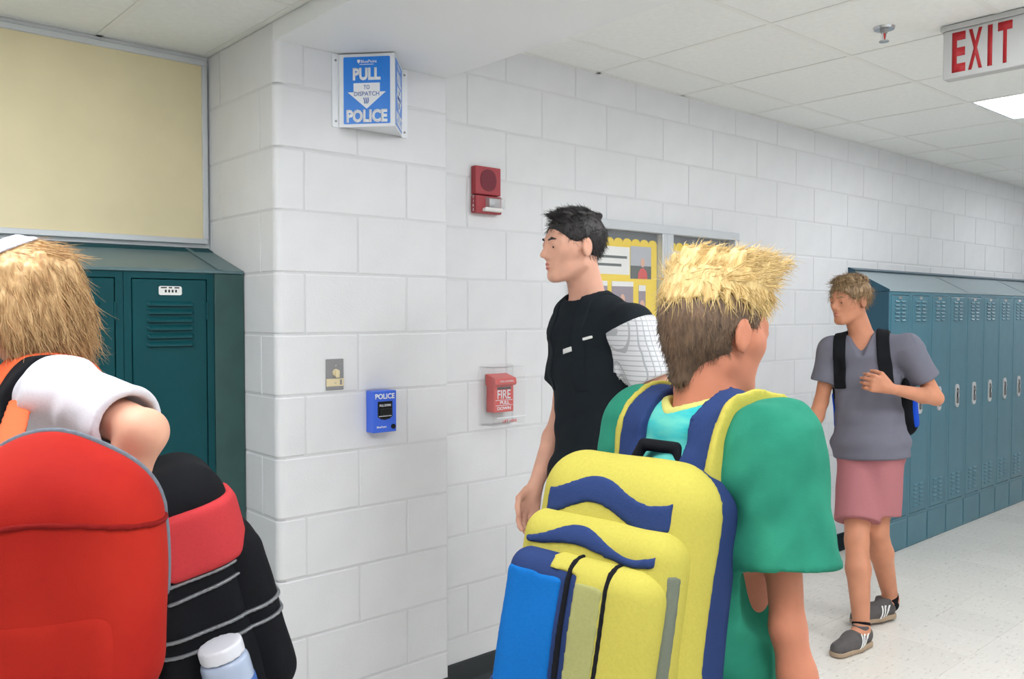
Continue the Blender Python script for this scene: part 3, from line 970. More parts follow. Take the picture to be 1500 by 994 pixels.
def plane(P, c, n): return (P - np.array(c, f4)) @ np.array(unit(n), f4)
def smin(a, b, k):
    h = np.clip(.5 + .5 * (b - a) / k, 0, 1)
    return b + (a - b) * h - k * h * (1 - h)
def smax(a, b, k): return -smin(-a, -b, k)
_nr = np.random.RandomState(3)
_nk = [(unit(_nr.randn(3)), _nr.rand() * 6.28, 1 + _nr.rand()) for _ in range(9)]
def wob(P, s):
    o = 0
    for d, ph, m in _nk: o = o + np.sin(P @ (d * m).astype(f4) * f4(s) + f4(ph))
    return o / 9

def sdf_mesh(name, fn, lo, hi, vox, m):
    B = 8
    lo = np.asarray(lo, float); hi = np.asarray(hi, float)
    nb = np.maximum(1, np.ceil((hi - lo) / (vox * B)).astype(int))
    n = nb * B
    g = np.stack(np.meshgrid(*[np.arange(k) for k in nb], indexing='ij'), -1).reshape(-1, 3)
    ctr = (lo + (g * B + (B - 1) / 2) * vox).astype(f4)
    dc_ = fn(ctr)
    act = np.abs(dc_) < vox * B * 1.35
    vol = np.repeat(np.repeat(np.repeat(dc_.reshape(nb), B, 0), B, 1), B, 2).astype(f4)
    w = np.stack(np.meshgrid(*[np.arange(B)] * 3, indexing='ij'), -1).reshape(-1, 3)
    ga = g[act]
    step = 600
    for s in range(0, len(ga), step):
        gi = ga[s:s + step]
        idx = (gi[:, None, :] * B + w[None]).reshape(-1, 3)
        val = fn((lo + idx * vox).astype(f4))
        vol[idx[:, 0], idx[:, 1], idx[:, 2]] = val
    vol[0] = np.maximum(vol[0], 1e-3); vol[-1] = np.maximum(vol[-1], 1e-3)
    vol[:, 0] = np.maximum(vol[:, 0], 1e-3); vol[:, -1] = np.maximum(vol[:, -1], 1e-3)
    vol[:, :, 0] = np.maximum(vol[:, :, 0], 1e-3); vol[:, :, -1] = np.maximum(vol[:, :, -1], 1e-3)
    ins = vol < 0
    cnt = np.zeros(np.array(vol.shape) - 1, np.int8)
    for i in (0, 1):
        for j in (0, 1):
            for k in (0, 1):
                cnt += ins[i:vol.shape[0] - 1 + i, j:vol.shape[1] - 1 + j, k:vol.shape[2] - 1 + k]
    cells = np.argwhere((cnt > 0) & (cnt < 8))
    if len(cells) == 0: raise RuntimeError('empty ' + name)
    cid = np.full(cnt.shape, -1, np.int32)
    cid[cells[:, 0], cells[:, 1], cells[:, 2]] = np.arange(len(cells))
    corner = np.array([(i, j, k) for i in (0, 1) for j in (0, 1) for k in (0, 1)])
    cv = np.stack([vol[cells[:, 0] + c[0], cells[:, 1] + c[1], cells[:, 2] + c[2]] for c in corner], 1)
    acc = np.zeros((len(cells), 3)); wt = np.zeros(len(cells))
    for a in range(8):
        for b in range(a + 1, 8):
            if np.abs(corner[a] - corner[b]).sum() != 1: continue
            va, vb = cv[:, a], cv[:, b]
            x = (va < 0) != (vb < 0)
            t = np.where(x, va / np.where(x, va - vb, 1), 0)
            acc += np.where(x[:, None], corner[a] + t[:, None] * (corner[b] - corner[a]), 0)
            wt += x
    verts = lo + (cells + acc / wt[:, None]) * vox
    quads = []
    for ax in range(3):
        sl0 = [slice(1, -1)] * 3; sl1 = [slice(1, -1)] * 3
        sl0[ax] = slice(0, -1); sl1[ax] = slice(1, None)
        A, Bv = ins[tuple(sl0)], ins[tuple(sl1)]
        e = np.argwhere(A != Bv)
        if len(e) == 0: continue
        off = np.ones(3, int); off[ax] = 0
        e = e + off
        fl = ins[e[:, 0], e[:, 1], e[:, 2]]
        u, v = (ax + 1) % 3, (ax + 2) % 3
        du = np.zeros(3, int); du[u] = 1
        dv = np.zeros(3, int); dv[v] = 1
        c = [e - du - dv, e - dv, e, e - du]
        q = np.stack([cid[k[:, 0], k[:, 1], k[:, 2]] for k in c], 1)
        q[~fl] = q[~fl][:, ::-1]
        quads.append(q)
    q = np.concatenate(quads)
    q = q[(q >= 0).all(1)]
    # one light smoothing pass keeps the surface free of grid marks
    for _ in range(2):
        fa = q.ravel(); fb = np.roll(q, -1, axis=1).ravel()
        c_ = np.bincount(fa, minlength=len(verts))
        s_ = np.stack([np.bincount(fa, weights=verts[fb, i], minlength=len(verts)) for i in range(3)], 1)
        verts = verts * .5 + .5 * s_ / np.maximum(c_, 1)[:, None]
    me = bpy.data.meshes.new(name)
    me.vertices.add(len(verts)); me.vertices.foreach_set('co', verts.ravel())
    me.loops.add(len(q) * 4); me.loops.foreach_set('vertex_index', q.ravel().astype(np.int32))
    me.polygons.add(len(q)); me.polygons.foreach_set('loop_start', np.arange(0, len(q) * 4, 4, dtype=np.int32))
    me.polygons.foreach_set('use_smooth', np.ones(len(q), bool))
    me.update(calc_edges=True); me.validate()
    me.materials.append(m)
    return me

def solid(name, fn, lo, hi, vox, m, parent):
    return mobj(name, sdf_mesh(name, fn, lo, hi, vox, m), parent)
def around(pts, pad):
    a = np.array(pts); return a.min(0) - pad, a.max(0) + pad

# ------------------------------------------------------------------ people
class Figure:
    """joints in metres relative to the root on the floor"""
    def __init__(s, root, J, H, face, wide=1.0, tilt=0.0):
        s.root, s.H, s.J = root, H, {k: np.asarray(v, float) - root for k, v in J.items()}
        J = s.J
        s.k = H / 1.7
        s.wd = wide
        s.arms = .9
        s.pel = (J['hipL'] + J['hipR']) / 2
        s.nk = J['neck']
        s.U = unit(s.nk - s.pel)
        L = J['shL'] - J['shR']; s.L = unit(L - s.U * (L @ s.U)); s.F = np.cross(s.L, s.U)
        Lp = J['hipL'] - J['hipR']; s.Lp = unit(Lp - s.U * (Lp @ s.U)); s.Fp = np.cross(s.Lp, s.U)
        s.T = np.linalg.norm(s.nk - s.pel)
        # head axes
        hf = unit(np.asarray(face, float)); hu = unit(V3(0, 0, 1) - hf * hf[2]); hl = np.cross(hu, hf)
        if tilt:
            hu2 = hu * math.cos(tilt) + hl * math.sin(tilt); hl = unit(np.cross(hu2, hf)); hu = hu2
        s.A = np.stack([hf, hl, hu], 1)
        s.hs = .222 / .23 * (H / 1.7) ** .35
    def hp(s, x, y, z): return s.J['head'] + s.A @ (np.array((x, y, z)) * s.hs)
    def torso(s, P, e=0.0, eb=None):
        """trunk; e widens it for clothing, eb widens the lower end"""
        k, w = s.k, s.wd
        eb = e if eb is None else eb
        prof = [(-.06, .142, .105), (.06, .145, .104), (.28, .126, .094), (.60, .148, .108), (.80, .150, .098), (.90, .118, .078)]
        d = None
        for (t0, l0, d0), (t1, l1, d1) in zip(prof, prof[1:]):
            f0 = np.clip(1 - t0 / .5, 0, 1); f1 = np.clip(1 - t1 / .5, 0, 1)
            e0 = e + (eb - e) * f0; e1 = e + (eb - e) * f1
            LL = s.Lp if t1 < .2 else s.L
            FF = s.Fp if t1 < .2 else s.F
            x = ecap(P, s.pel + s.U * t0 * s.T, s.pel + s.U * t1 * s.T, LL, FF, s.U, (l0 * k * w + e0, d0 * k * w + e0), (l1 * k * w + e1, d1 * k * w + e1), .05 * k + e)
            d = x if d is None else smin(d, x, .03)
        for sd in 'LR':
            sh = s.J['sh' + sd]
            d = smin(d, cap(P, sh, s.nk - s.U * .055 * k, .050 * k + e, .046 * k + e), .045)
        return d
    def arm(s, P, sd, e=0.0, f=None):
        k = s.k
        sh, el, wr = s.J['sh' + sd], s.J['el' + sd], s.J['wr' + sd]
        k = s.k * s.arms
        d = cap(P, sh, el, .046 * k + e, .037 * k + e)
        if f is None:
            mid = el + (wr - el) * .3
            d = smin(d, cap(P, el, mid, .037 * k, .040 * k), .015)
            d = smin(d, cap(P, mid, wr, .040 * k, .025 * k), .015)
        return d
    def leg(s, P, sd):
        k = s.k
        hp, kn, an = s.J['hip' + sd], s.J['kn' + sd], s.J['an' + sd]
        d = cap(P, hp, kn, .080 * k, .052 * k)
        mid = kn + (an - kn) * .32
        d = smin(d, cap(P, kn, mid, .051 * k, .054 * k), .02)
        d = smin(d, cap(P, mid, an, .054 * k, .034 * k), .02)
        toe = s.J['toe' + sd]
        d = smin(d, cap(P, an, an + (toe - an) * .75, .036 * k, .028 * k), .02)
        return d
    def head(s, P):
        q = ((P - s.J['head'].astype(f4)) @ s.A.astype(f4)) / f4(s.hs)
        a = q.copy(); a[:, 1] = np.abs(a[:, 1])
        d = ell(q, (-.014, 0, .030), (.094, .074, .086))
        d = smin(d, ell(q, (.030, 0, -.022), (.060, .058, .086)), .03)
        d = smin(d, cap(a, V3(-.012, .046, -.052), V3(.060, .016, -.094), .020, .015), .03)
        d = smin(d, cap(a, V3(.068, 0, -.094), V3(.068, .008, -.094), .015, .013), .02)
        d = smin(d, cap(a, V3(.052, .040, -.016), V3(.030, .052, -.010), .018, .018), .025)
        d = smin(d, cap(a, V3(.081, .010, .022), V3(.066, .044, .020), .010, .010), .018)
        d = smax(d, -ell(a, (.098, .031, .002), (.018, .017, .012)), .016)
        d = smin(d, ell(a, (.074, .031, .002), (.013, .016, .012)), .006)
        d = smin(d, ell(a, (.0775, .031, .0085), (.0125, .0165, .0085)), .004)
        d = smin(d, cap(q, V3(.083, 0, .012), V3(.106, 0, -.026), .0075, .0105), .012)
        d = smin(d, cap(a, V3(.092, .0, -.033), V3(.090, .012, -.034), .008, .0065), .008)
        d = smin(d, cap(a, V3(.089, 0, -.055), V3(.077, .023, -.060), .0068, .004), .008)
        d = smin(d, cap(a, V3(.087, 0, -.068), V3(.076, .021, -.064), .0074, .004), .008)
        d = smax(d, -cap(a, V3(.099, 0, -.0615), V3(.083, .024, -.062), .0022, .0012), .004)
        ear = ell(a, (-.012, .080, -.004), (.019, .0085, .032))
        ear = smax(ear, -ell(a, (-.008, .090, .0), (.010, .006, .019)), .006)
        d = smin(d, ear, .008)
        return d * f4(s.hs)
    def hand(s, P, sd):
        """palm and five separate fingers; J entries hd (direction), hn (palm normal), curl"""
        k = s.k * .98
        w = s.J['wr' + sd]
        hd, hn, curl, thumb = s.hands[sd]
        hd = unit(hd); hn = unit(hn - hd * (np.asarray(hn) @ hd)); sd_ = np.cross(hd, hn) * thumb
        d = cap(P, w, w + hd * .03 * k, .024 * k, .022 * k)
        kn = []
        for i, (o, ln) in enumerate(((.033, .92), (.011, 1.0), (-.011, .95), (-.032, .76))):
            base = w + hd * (.086 - abs(i - 1) * .004) * k + sd_ * o * k
            d = smin(d, cap(P, w + hd * .015 * k + sd_ * o * .5 * k, base, .013 * k, .0115 * k), .012)
            p, di, r = base, hd, .0098 * k
            for j, (fl, c) in enumerate(((.042, .75), (.026, 1.05), (.021, .7))):
                a = curl * c
                di = unit(di * math.cos(a) + np.cross(unit(np.cross(di, hn)), di) * math.sin(a))
                nx = p + di * fl * ln * k
                d = smin(d, cap(P, p, nx, r, r * .92), .004)
                p, r = nx, r * .92
        tb = w + hd * .022 * k + sd_ * .026 * k
        t1 = tb + unit(hd * .75 + sd_ * .62 + hn * .25) * .044 * k
        t2 = t1 + unit(hd * .9 + sd_ * .12 + hn * (.2 + curl * .5)) * .030 * k
        t3 = t2 + unit(hd * .9 - sd_ * .10 + hn * (.2 + curl * .6)) * .024 * k
        d = smin(d, cap(P, tb, t1, .015 * k, .0115 * k), .012)
        d = smin(d, cap(P, t1, t2, .0112 * k, .0102 * k), .004)
        d = smin(d, cap(P, t2, t3, .0102 * k, .0088 * k), .004)
        return d
    def body(s, P):
        d = s.torso(P, -.004)
        k = s.k
        nb = s.hp(-.030, 0, -.055)
        d = smin(d, cap(P, s.nk - s.U * .03, nb, .056 * k, .050 * k), .03)
        d = smin(d, s.head(P), .018)
        for sd in 'LR':
            d = smin(d, s.arm(P, sd), .03)
            d = smin(d, s.leg(P, sd), .03)
            d = smin(d, s.hand(P, sd), .010)
        return d
    def bounds(s, pad=.12):
        return around(list(s.J.values()), pad)

def make_eyes(F, root, iris):
    for sg in (-1, 1):
        c = F.hp(.0735, sg * .031, .001)
        bm = bmesh.new(); bmesh.ops.create_uvsphere(bm, u_segments=16, v_segments=10, radius=.0125 * F.hs)
        me = bm_mesh(bm, 'eye', M['eyewhite'], True)
        e = mobj('eye', me, root, c)
        bm = bmesh.new(); bmesh.ops.create_uvsphere(bm, u_segments=12, v_segments=8, radius=.0062 * F.hs)
        fwd = unit(F.A[:, 0] + F.A[:, 1] * sg * .12)
        mobj('iris', bm_mesh(bm, 'iris', iris, True), e, fwd * .0074 * F.hs - F.A[:, 2] * .0018)
def make_face_hair(F, root, hm):
    for sg in (-1, 1):
        a, b, c = F.hp(.0905, sg * .013, .021), F.hp(.0885, sg * .030, .026), F.hp(.072, sg * .050, .020)
        fn = lambda P: smin(cap(P, a, b, .0035, .0038), cap(P, b, c, .0038, .002), .003)
        solid('eyebrow', fn, *around([a, b, c], .012), .0022, hm, root)
def make_lips(F, root, lm):
    def fn(P):
        q = ((P - F.J['head'].astype(f4)) @ F.A.astype(f4)) / f4(F.hs)
        a = q.copy(); a[:, 1] = np.abs(a[:, 1])
        d = np.minimum(cap(a, V3(.0902, 0, -.0552), V3(.0780, .022, -.060), .0064, .003), cap(a, V3(.0882, 0, -.0678), V3(.0770, .020, -.064), .0069, .003))
        return smax(d, -cap(a, V3(.1005, 0, -.0615), V3(.084, .024, -.062), .0022, .0012), .003) * f4(F.hs)
    c = F.hp(.085, 0, -.062)
    solid('lips', fn, c - .03, c + .03, .0016, lm, root)

def shirt_fn(F, e, eb, sleeve, hem, se=.014, neck=.064, vneck=0.0, fold=.004, sleeves='LR', cutdir=None):
    k = F.k
    def fn(P):
        fd = 0
        if fold:
            fd = fold * wob(P * np.array((1, 1, .55), f4), 38) + fold * .5 * wob(P + f4(3.1), 75) + fold * 1.6 * (np.abs(wob(P * np.array((1, 1, .8), f4) + f4(1.7), 30)) - .12)
        d = F.torso(P, e, eb) + fd
        d = smax(d, -plane(P, F.pel + F.U * hem, F.U), .008)
        for sd in sleeves:
            sh, el = F.J['sh' + sd], F.J['el' + sd]
            ax = unit(el - sh)
            en = sh + (el - sh) * sleeve
            a = cap(P, sh - ax * .01, en, .050 * k + se * .8, .047 * k + se * 1.7) + fd
            a = smax(a, plane(P, en, ax), .006)
            d = smin(d, a, .035)
            r_ = .047 * k + se * 1.7
            d = smax(d, -cap(P, en - ax * .02, en + ax * .06, r_ - .016, r_ - .013), .004)
        nb = F.hp(-.030, 0, -.055)
        ring = cap(P, F.nk - F.U * .02, nb, neck * k, neck * k * .95)
        d = smax(d, -ring, .01)
        if vneck:
            tip = F.nk - F.U * (.055 + vneck) + F.F * .11
            d = smax(d, -cap(P, F.nk + F.F * .06 + F.U * .02, tip, .058 * k, .014), .01)
        return d
    return fn

def shorts_fn(F, e, length, fold=.003, top=.10):
    k = F.k
    def fn(P):
        d = F.torso(P, e * .7, e)
        d = smax(d, plane(P, F.pel + F.U * top, F.U), .006)
        for sd in 'LR':
            hp, kn = F.J['hip' + sd], F.J['kn' + sd]
            an = F.J['an' + sd]
            if length <= 1.0:
                en = hp + (kn - hp) * length
                a = cap(P, hp, en, .074 * k + e, .070 * k + e * 1.6)
                a = smax(a, plane(P, en, kn - hp), .006)
            else:
                en = kn + (an - kn) * (length - 1)
                a = smin(cap(P, hp, kn, .084 * k + e, .062 * k + e), cap(P, kn, en, .062 * k + e, .048 * k + e), .02)
                a = smax(a, plane(P, en, an - kn), .006)
            d = smin(d, a, .03)
        return d + fold * wob(P * np.array((1, 1, .5), f4), 45)
    return fn

def shoe(F, root, sd, upper, sole, stripe=None, label=None, sock=None):
    an, toe = F.J['an' + sd], F.J['toe' + sd]
    fwd = unit(toe - an - V3(0, 0, (toe - an)[2]) * 0)
    foot = F.foot[sd]                     # (direction along the sole, sole normal)
    d_, n_ = unit(foot[0]), unit(foot[1]); l_ = np.cross(n_, d_)
    k = F.k
    base = toe - d_ * .195 * k            # below the ankle, on the sole plane
    Ax = np.stack([d_, l_, n_], 1)
    def loc(P): return ((P - base.astype(f4)) @ Ax.astype(f4)) / f4(k)
    def up(P):
        q = loc(P)
        d = cap(q, V3(-.035, 0, .045), V3(.06, 0, .040), .038, .040)
        d = smin(d, cap(q, V3(.06, 0, .036), V3(.165, 0, .028), .042, .034), .03)
        d = smin(d, cap(q, V3(-.03, 0, .06), V3(-.012, 0, .088), .036, .037), .02)
        d = smax(d, -(q[:, 2] - .014), .004)
        d = smax(d, q[:, 2] - .10, .004)
        return d * f4(k)
    def so(P):
        q = loc(P)
        qq = q.copy(); qq[:, 2] = 0
        d = smin(cap(qq, V3(-.035, 0, 0), V3(.05, 0, 0), .041, .042), cap(qq, V3(.05, 0, 0), V3(.165, 0, 0), .044, .037), .02)
        return np.maximum(d, np.abs(q[:, 2] - .011) - .011) * f4(k)
    c = base + d_ * .06 * k
    s_ = solid('shoe', up, c - .19, c + .19, .004, upper, root)
    if label: s_['label'] = label
    solid('shoe_sole', so, c - .19, c + .19, .004, sole, s_)
    if stripe:
        for i in range(3):
            def st(P, i=i):
                q = loc(P)
                x = q[:, 0] - .018 - i * .022 + (q[:, 2] - .02) * .55
                return np.maximum(np.maximum((up(P) / f4(k) - .0025), np.abs(x) - .0055), np.maximum(np.abs(q[:, 2] - .044) - .030, .018 - np.abs(q[:, 1]))) * f4(k)
            solid('stripe', st, c - .16, c + .16, .003, stripe, s_)
    if sock:
        t = an + unit(F.J['kn' + sd] - an) * .035
        fn = lambda P: smax(cap(P, an - n_ * .02, t, .038 * k, .040 * k), plane(P, t, t - an), .004)
        solid('sock', fn, *around([an, t], .08), .004, sock, root)

M['zipshade'] = cloth('grey_olive_piping', (112, 118, 104))
M['eyewhite'] = mat('eye_white', (236, 232, 228), .2)
M['brown_eye'] = mat('brown_eye', (58, 38, 28), .2)
M['blue_eye'] = mat('blue_eye', (84, 108, 128), .2)
M['lip'] = mat('lip', (186, 108, 98), .5)
M['lip_tan'] = mat('lip_tan', (172, 96, 82), .5)

def hair_local(F, P):
    return ((P - F.J['head'].astype(f4)) @ F.A.astype(f4)) / f4(F.hs)
def head_box(F, pad=.0):
    h = F.J['head']; return h - .20 - pad, h + .20 + pad

def strands(name, ob, F, n, length, radius, flow, m, parent, seed, keep=None):
    """fine hairs standing on a hair surface; too many to count, one object"""
    me0 = ob.data
    co = np.empty(len(me0.vertices) * 3, np.float32); me0.vertices.foreach_get('co', co); co = co.reshape(-1, 3)
    no = np.empty(len(me0.vertices) * 3, np.float32); me0.vertices.foreach_get('normal', no); no = no.reshape(-1, 3)
    q = (co - F.J['head']) @ F.A / F.hs; qn = no @ F.A
    ok = (qn * (q - np.array((-.015, 0, .02)))).sum(1) > 0
    if keep is not None: ok &= keep(q)
    r = np.random.RandomState(seed)
    ids = r.choice(np.nonzero(ok)[0], n)
    q, qn = q[ids] + r.randn(n, 3) * .001, qn[ids]
    d = flow(q, qn, r)
    d = d / np.linalg.norm(d, axis=1)[:, None]
    L = (length[0] + (length[1] - length[0]) * r.rand(n))[:, None]
    pts, ns = [q - qn * .002], 4
    bend = r.randn(n, 3) * .10
    for j in range(ns):
        dj = d + bend * j - qn * .10 * j
        dj = dj / np.linalg.norm(dj, axis=1)[:, None]
        pts.append(pts[-1] + dj * L / ns)
    a = np.cross(d, r.randn(n, 3)); a /= np.linalg.norm(a, axis=1)[:, None]
    b = np.cross(d, a)
    V = []
    for j, p_ in enumerate(pts):
        rr = radius * (1 - .85 * j / ns)
        for t in range(3):
            V.append(p_ + (a * math.cos(2.094 * t) + b * math.sin(2.094 * t)) * rr)
    V = np.stack(V, 1).reshape(-1, 3)
    V = F.J['head'] + (V * F.hs) @ F.A.T
    base = (np.arange(n) * 3 * (ns + 1))[:, None]
    fq = []
    for j in range(ns):
        for t in range(3):
            fq.append([j * 3 + t, j * 3 + (t + 1) % 3, (j + 1) * 3 + (t + 1) % 3, (j + 1) * 3 + t])
    fq = (base[:, :, None] + np.array(fq)[None]).reshape(-1, 4)
    me = bpy.data.meshes.new(name)
    me.vertices.add(len(V)); me.vertices.foreach_set('co', V.ravel())
    me.loops.add(len(fq) * 4); me.loops.foreach_set('vertex_index', fq.ravel().astype(np.int32))
    me.polygons.add(len(fq)); me.polygons.foreach_set('loop_start', np.arange(0, len(fq) * 4, 4, dtype=np.int32))
    me.polygons.foreach_set('use_smooth', np.ones(len(fq), bool))
    me.update(calc_edges=True)
    me.materials.append(m)
    o = mobj(name, me, parent)
    o['kind'] = 'stuff'
    return o
def V_(n, x, y, z): return np.tile(np.array((x, y, z), float), (n, 1))

def wpt(p): return np.asarray(p, float)
XN = V3(1, 0, 0); YN = V3(0, 1, 0); ZN = V3(0, 0, 1)

def body_object(F, root, skinm, vox):
    lo, hi = F.bounds(.13)
    lo[2] = min(lo[2], -.01)
    return solid('body', F.body, lo, hi, vox, skinm, root)

# ------------------------------------------------------------------ where the four students stand
FH = V3(_sy, _cy, 0)                       # level viewing direction of the photograph
def walk(J, pel, f, H, lead, step, wid=.085):
    """legs of a walking figure: pel hip centre, f heading, lead 'L' or 'R' foot in front"""
    f = unit(f); l = np.cross(ZN, f); k = H / 1.7
    for sd, s in (('L', 1), ('R', -1)):
        a = 1 if sd == lead else -1
        hp = pel + l * s * wid * k
        g = V3(hp[0], hp[1], 0) + f * a * step
        J['hip' + sd] = hp
        J['an' + sd] = g + V3(0, 0, .085 * k if a > 0 else .13 * k)
        mid = (hp + J['an' + sd]) / 2
        J['kn' + sd] = mid + V3(0, 0, .015) + f * (.03 if a > 0 else .075)
        J['toe' + sd] = g + f * (.17 * k) + V3(0, 0, .0 if a > 0 else .0)
    return J

def joints_d():
    J = dict(head=at(1244, 441, 4.12), neck=at(1264, 489, 4.14), shL=at(1330, 511, 4.02), shR=at(1219, 514, 4.19),
             elL=at(1371, 583, 4.02), wrL=at(1305, 569, 3.90), elR=at(1203, 588, 4.20), wrR=at(1180, 655, 4.12),
             hipL=at(1294, 656, 4.08), hipR=at(1258, 656, 4.16), knL=at(1284, 776, 4.06), anL=at(1305, 878, 4.22), toeL=at(1250, 918, 4.115),
             knR=at(1255, 792, 3.99), anR=at(1262, 922, 3.87), toeR=at(1222, 962, 3.745))
    return J
def joints_b():
    J = dict(head=at(838, 362, 2.77), neck=at(862, 432, 2.82), shL=at(926, 482, 2.66), shR=at(838, 480, 2.94),
             elL=at(980, 606, 2.60), wrL=at(985, 712, 2.45), elR=at(822, 612, 3.00), wrR=at(784, 712, 2.90))
    pel = at(880, 700, 2.84)
    return walk(J, pel, V3(-1, -.10, 0), 1.83, 'L', .20)
def joints_c():
    J = dict(head=at(1050, 488, 1.40), neck=at(1038, 596, 1.385), shL=at(944, 626, 1.525), shR=at(1136, 654, 1.255),
             elL=at(905, 850, 1.58), wrL=at(985, 1010, 1.64), elR=at(1154, 920, 1.215), wrR=at(1200, 1150, 1.20))
    pel = at(1034, 1060, 1.385)
    return walk(J, pel, V3(1, 0, 0), 1.60, 'L', .20, .08)
def joints_a():
    J = dict(head=at(14, 440, 1.62), neck=at(56, 540, 1.64), shL=at(92, 578, 1.49), shR=at(84, 562, 1.80),
             elL=at(212, 632, 1.32), wrL=at(110, 830, 1.36), elR=at(80, 760, 1.86), wrR=at(-20, 900, 1.76))
    pel = at(140, 905, 1.70)
    return walk(J, pel, V3(-.95, .25, 0), 1.64, 'R', .18, .08)

def tufts(n, seed, fn):
    r = np.random.RandomState(seed)
    return [fn(r) for _ in range(n)]

def add_tufts(q, d, T, k=.006):
    for a, b, ra, rb in T:
        # evaluate only near the tuft
        m = (np.abs(q - ((a + b) / 2).astype(f4)).max(1) < .06)
        if m.any():
            d[m] = smin(d[m], cap(q[m], a, b, ra, rb), k)
    return d

def strap_fn(F, sf, sd, c, w, umin, th=.010, front=True):
    s = 1 if sd == 'L' else -1
    def fn(P):
        r = P - F.pel.astype(f4)
        lat = r @ F.L.astype(f4) * s
        u = r @ F.U.astype(f4)
        fw = r @ F.F.astype(f4)
        x = c + (u / F.T - .8) * (-.02)
        sv = sf(P)
        d = np.maximum(np.maximum(np.maximum(sv - th, -sv - .012), np.abs(lat - x) - w), umin - u)
        return d
    return fn

# ---- the student in the grey shirt beside the lockers
J = joints_d(); rootD = np.array(((J['hipL'][0] + J['hipR'][0]) / 2, (J['hipL'][1] + J['hipR'][1]) / 2, 0))
p = empty('person', rootD, 'person in grey V-neck shirt and dusty pink shorts walking beside the teal lockers', 'person')
F = Figure(rootD, J, 1.69, -C_R * .90 - FH * .42 + V3(0, 0, -.06), .93)
F.hands = {'L': (-C_R * .93 + V3(0, 0, .30) + FH * .15, FH, .95, -1), 'R': (unit(J['wrR'] - J['elR']) + V3(0, 0, -.2), F.L * 1.0 + F.F * .2, .35, 1)}
F.foot = {'L': (J['toeL'] - J['anL'] - V3(0, 0, (J['toeL'] - J['anL'])[2] + .02), ZN), 'R': (J['toeR'] - J['anR'] - V3(0, 0, (J['toeR'] - J['anR'])[2]), ZN)}
F.foot['L'] = (F.foot['L'][0], unit(ZN + unit(F.foot['L'][0]) * -.0))
body_object(F, p, M['skin_d'], .005)
make_eyes(F, p, M['brown_eye'])
M['hair_d'] = hairm('light_brown_hair', (176, 146, 106), (104, 80, 58))
make_face_hair(F, p, M['hair_d']); make_lips(F, p, M['lip_tan'])
T = tufts(70, 11, lambda r: (lambda a, b: (V3(-.02 + .075 * math.cos(a) * b, .075 * math.sin(a) * b, .105 + .03 * (1 - b)), V3(-.02 + .098 * math.cos(a) * b + .015 * r.randn() + .012, .092 * math.sin(a) * b + .02 * r.randn(), .100 + .035 * (1 - b) - .035 * b * r.rand()), .012, .003))(r.rand() * 6.28, .35 + .65 * r.rand()))
def hair(P):
    q = hair_local(F, P); a = q.copy(); a[:, 1] = np.abs(a[:, 1])
    d = ell(q, (-.016, 0, .040), (.105, .087, .088)) + .004 * wob(q * np.array((1, 1, .4), f4), 190)
    d = smax(d, q[:, 0] * .80 - q[:, 2] * .60 - .030, .008)
    d = smax(d, -.066 - q[:, 2], .01)
    d = smax(d, -ell(a, (-.004, .088, -.014), (.030, .036, .034)), .008)
    d = add_tufts(q, d, T)
    return d * f4(F.hs)
ho = solid('hair', hair, *head_box(F), .0036, M['hair_d'], p)
strands('hair_strands', ho, F, 2200, (.022, .045), .0011, lambda q, n, r: n * .30 + V_(len(q), .15, 0, -.55) + (q[:, 2:3] > .07) * V_(len(q), .75, .25, .45) + r.randn(len(q), 3) * .22, M['hair_d'], ho, 2)
sfD = shirt_fn(F, .016, .046, .62, -.045, se=.014, vneck=.035, fold=.0045)
M['grey_tee'] = cloth('grey_cotton', (112, 112, 124)); M['pink'] = cloth('dusty_pink_cotton', (172, 112, 116))
lo, hi = around([F.J[k] for k in ('shL', 'shR', 'elL', 'elR', 'neck', 'hipL', 'hipR')], .14)
s = solid('shirt', sfD, lo, hi, .005, M['grey_tee'], p)
lo2, hi2 = around([F.J[k] for k in ('hipL', 'hipR', 'knL', 'knR')], .17)
solid('shorts', shorts_fn(F, .020, .80), lo2, hi2, .005, M['pink'], p)
M['shoe_grey'] = mat('worn_grey_shoe', (86, 82, 82), .8, var=.1, vscale=40); M['sole_tan'] = mat('gum_sole', (168, 146, 122), .7); M['sock_black'] = cloth('black_sock', (22, 22, 26))
for sd in 'LR':
    shoe(F, p, sd, M['shoe_grey'], M['sole_tan'], M['paper'], None, M['sock_black'])
FD = F

bp = empty('backpack', rootD + F.pel + F.U * F.T * .55 - F.F * .24, 'black and royal blue backpack worn by the person in the grey shirt', 'backpack')
off = F.pel + F.U * F.T * .55 - F.F * .24
M['pack_black'] = cloth('black_nylon', (24, 25, 29)); M['pack_blue'] = cloth('royal_blue_nylon', (24, 76, 196))
Ax = np.stack([F.L, F.F, F.U], 1)
def LP(P): return P @ Ax.astype(f4)
def pk(P): return rbox(P, (0, 0, -.03), (.190, .095, .235), .06, Ax) + .004 * wob(P, 30)
main = solid('main_compartment', pk, (-.34,) * 3, (.34,) * 3, .006, M['pack_black'], bp)
solid('blue_panel', lambda P: np.maximum(pk(P) - .004, np.maximum(np.abs(LP(P)[:, 2] + .13) - .09, LP(P)[:, 1] - .065)), (-.34,) * 3, (.34,) * 3, .006, M['pack_blue'], bp)
solid('front_pocket', lambda P: rbox(P, -F.F * .11 - F.U * .10, (.115, .035, .11), .03, Ax), (-.34,) * 3, (.34,) * 3, .006, M['pack_blue'], bp)
for sd in 'LR':
    g = strap_fn(F, sfD, sd, .098, .028, .29)
    solid('shoulder_strap', lambda P, g=g: g(P + off.astype(f4)), lo - off, hi - off, .005, M['pack_black'], bp)

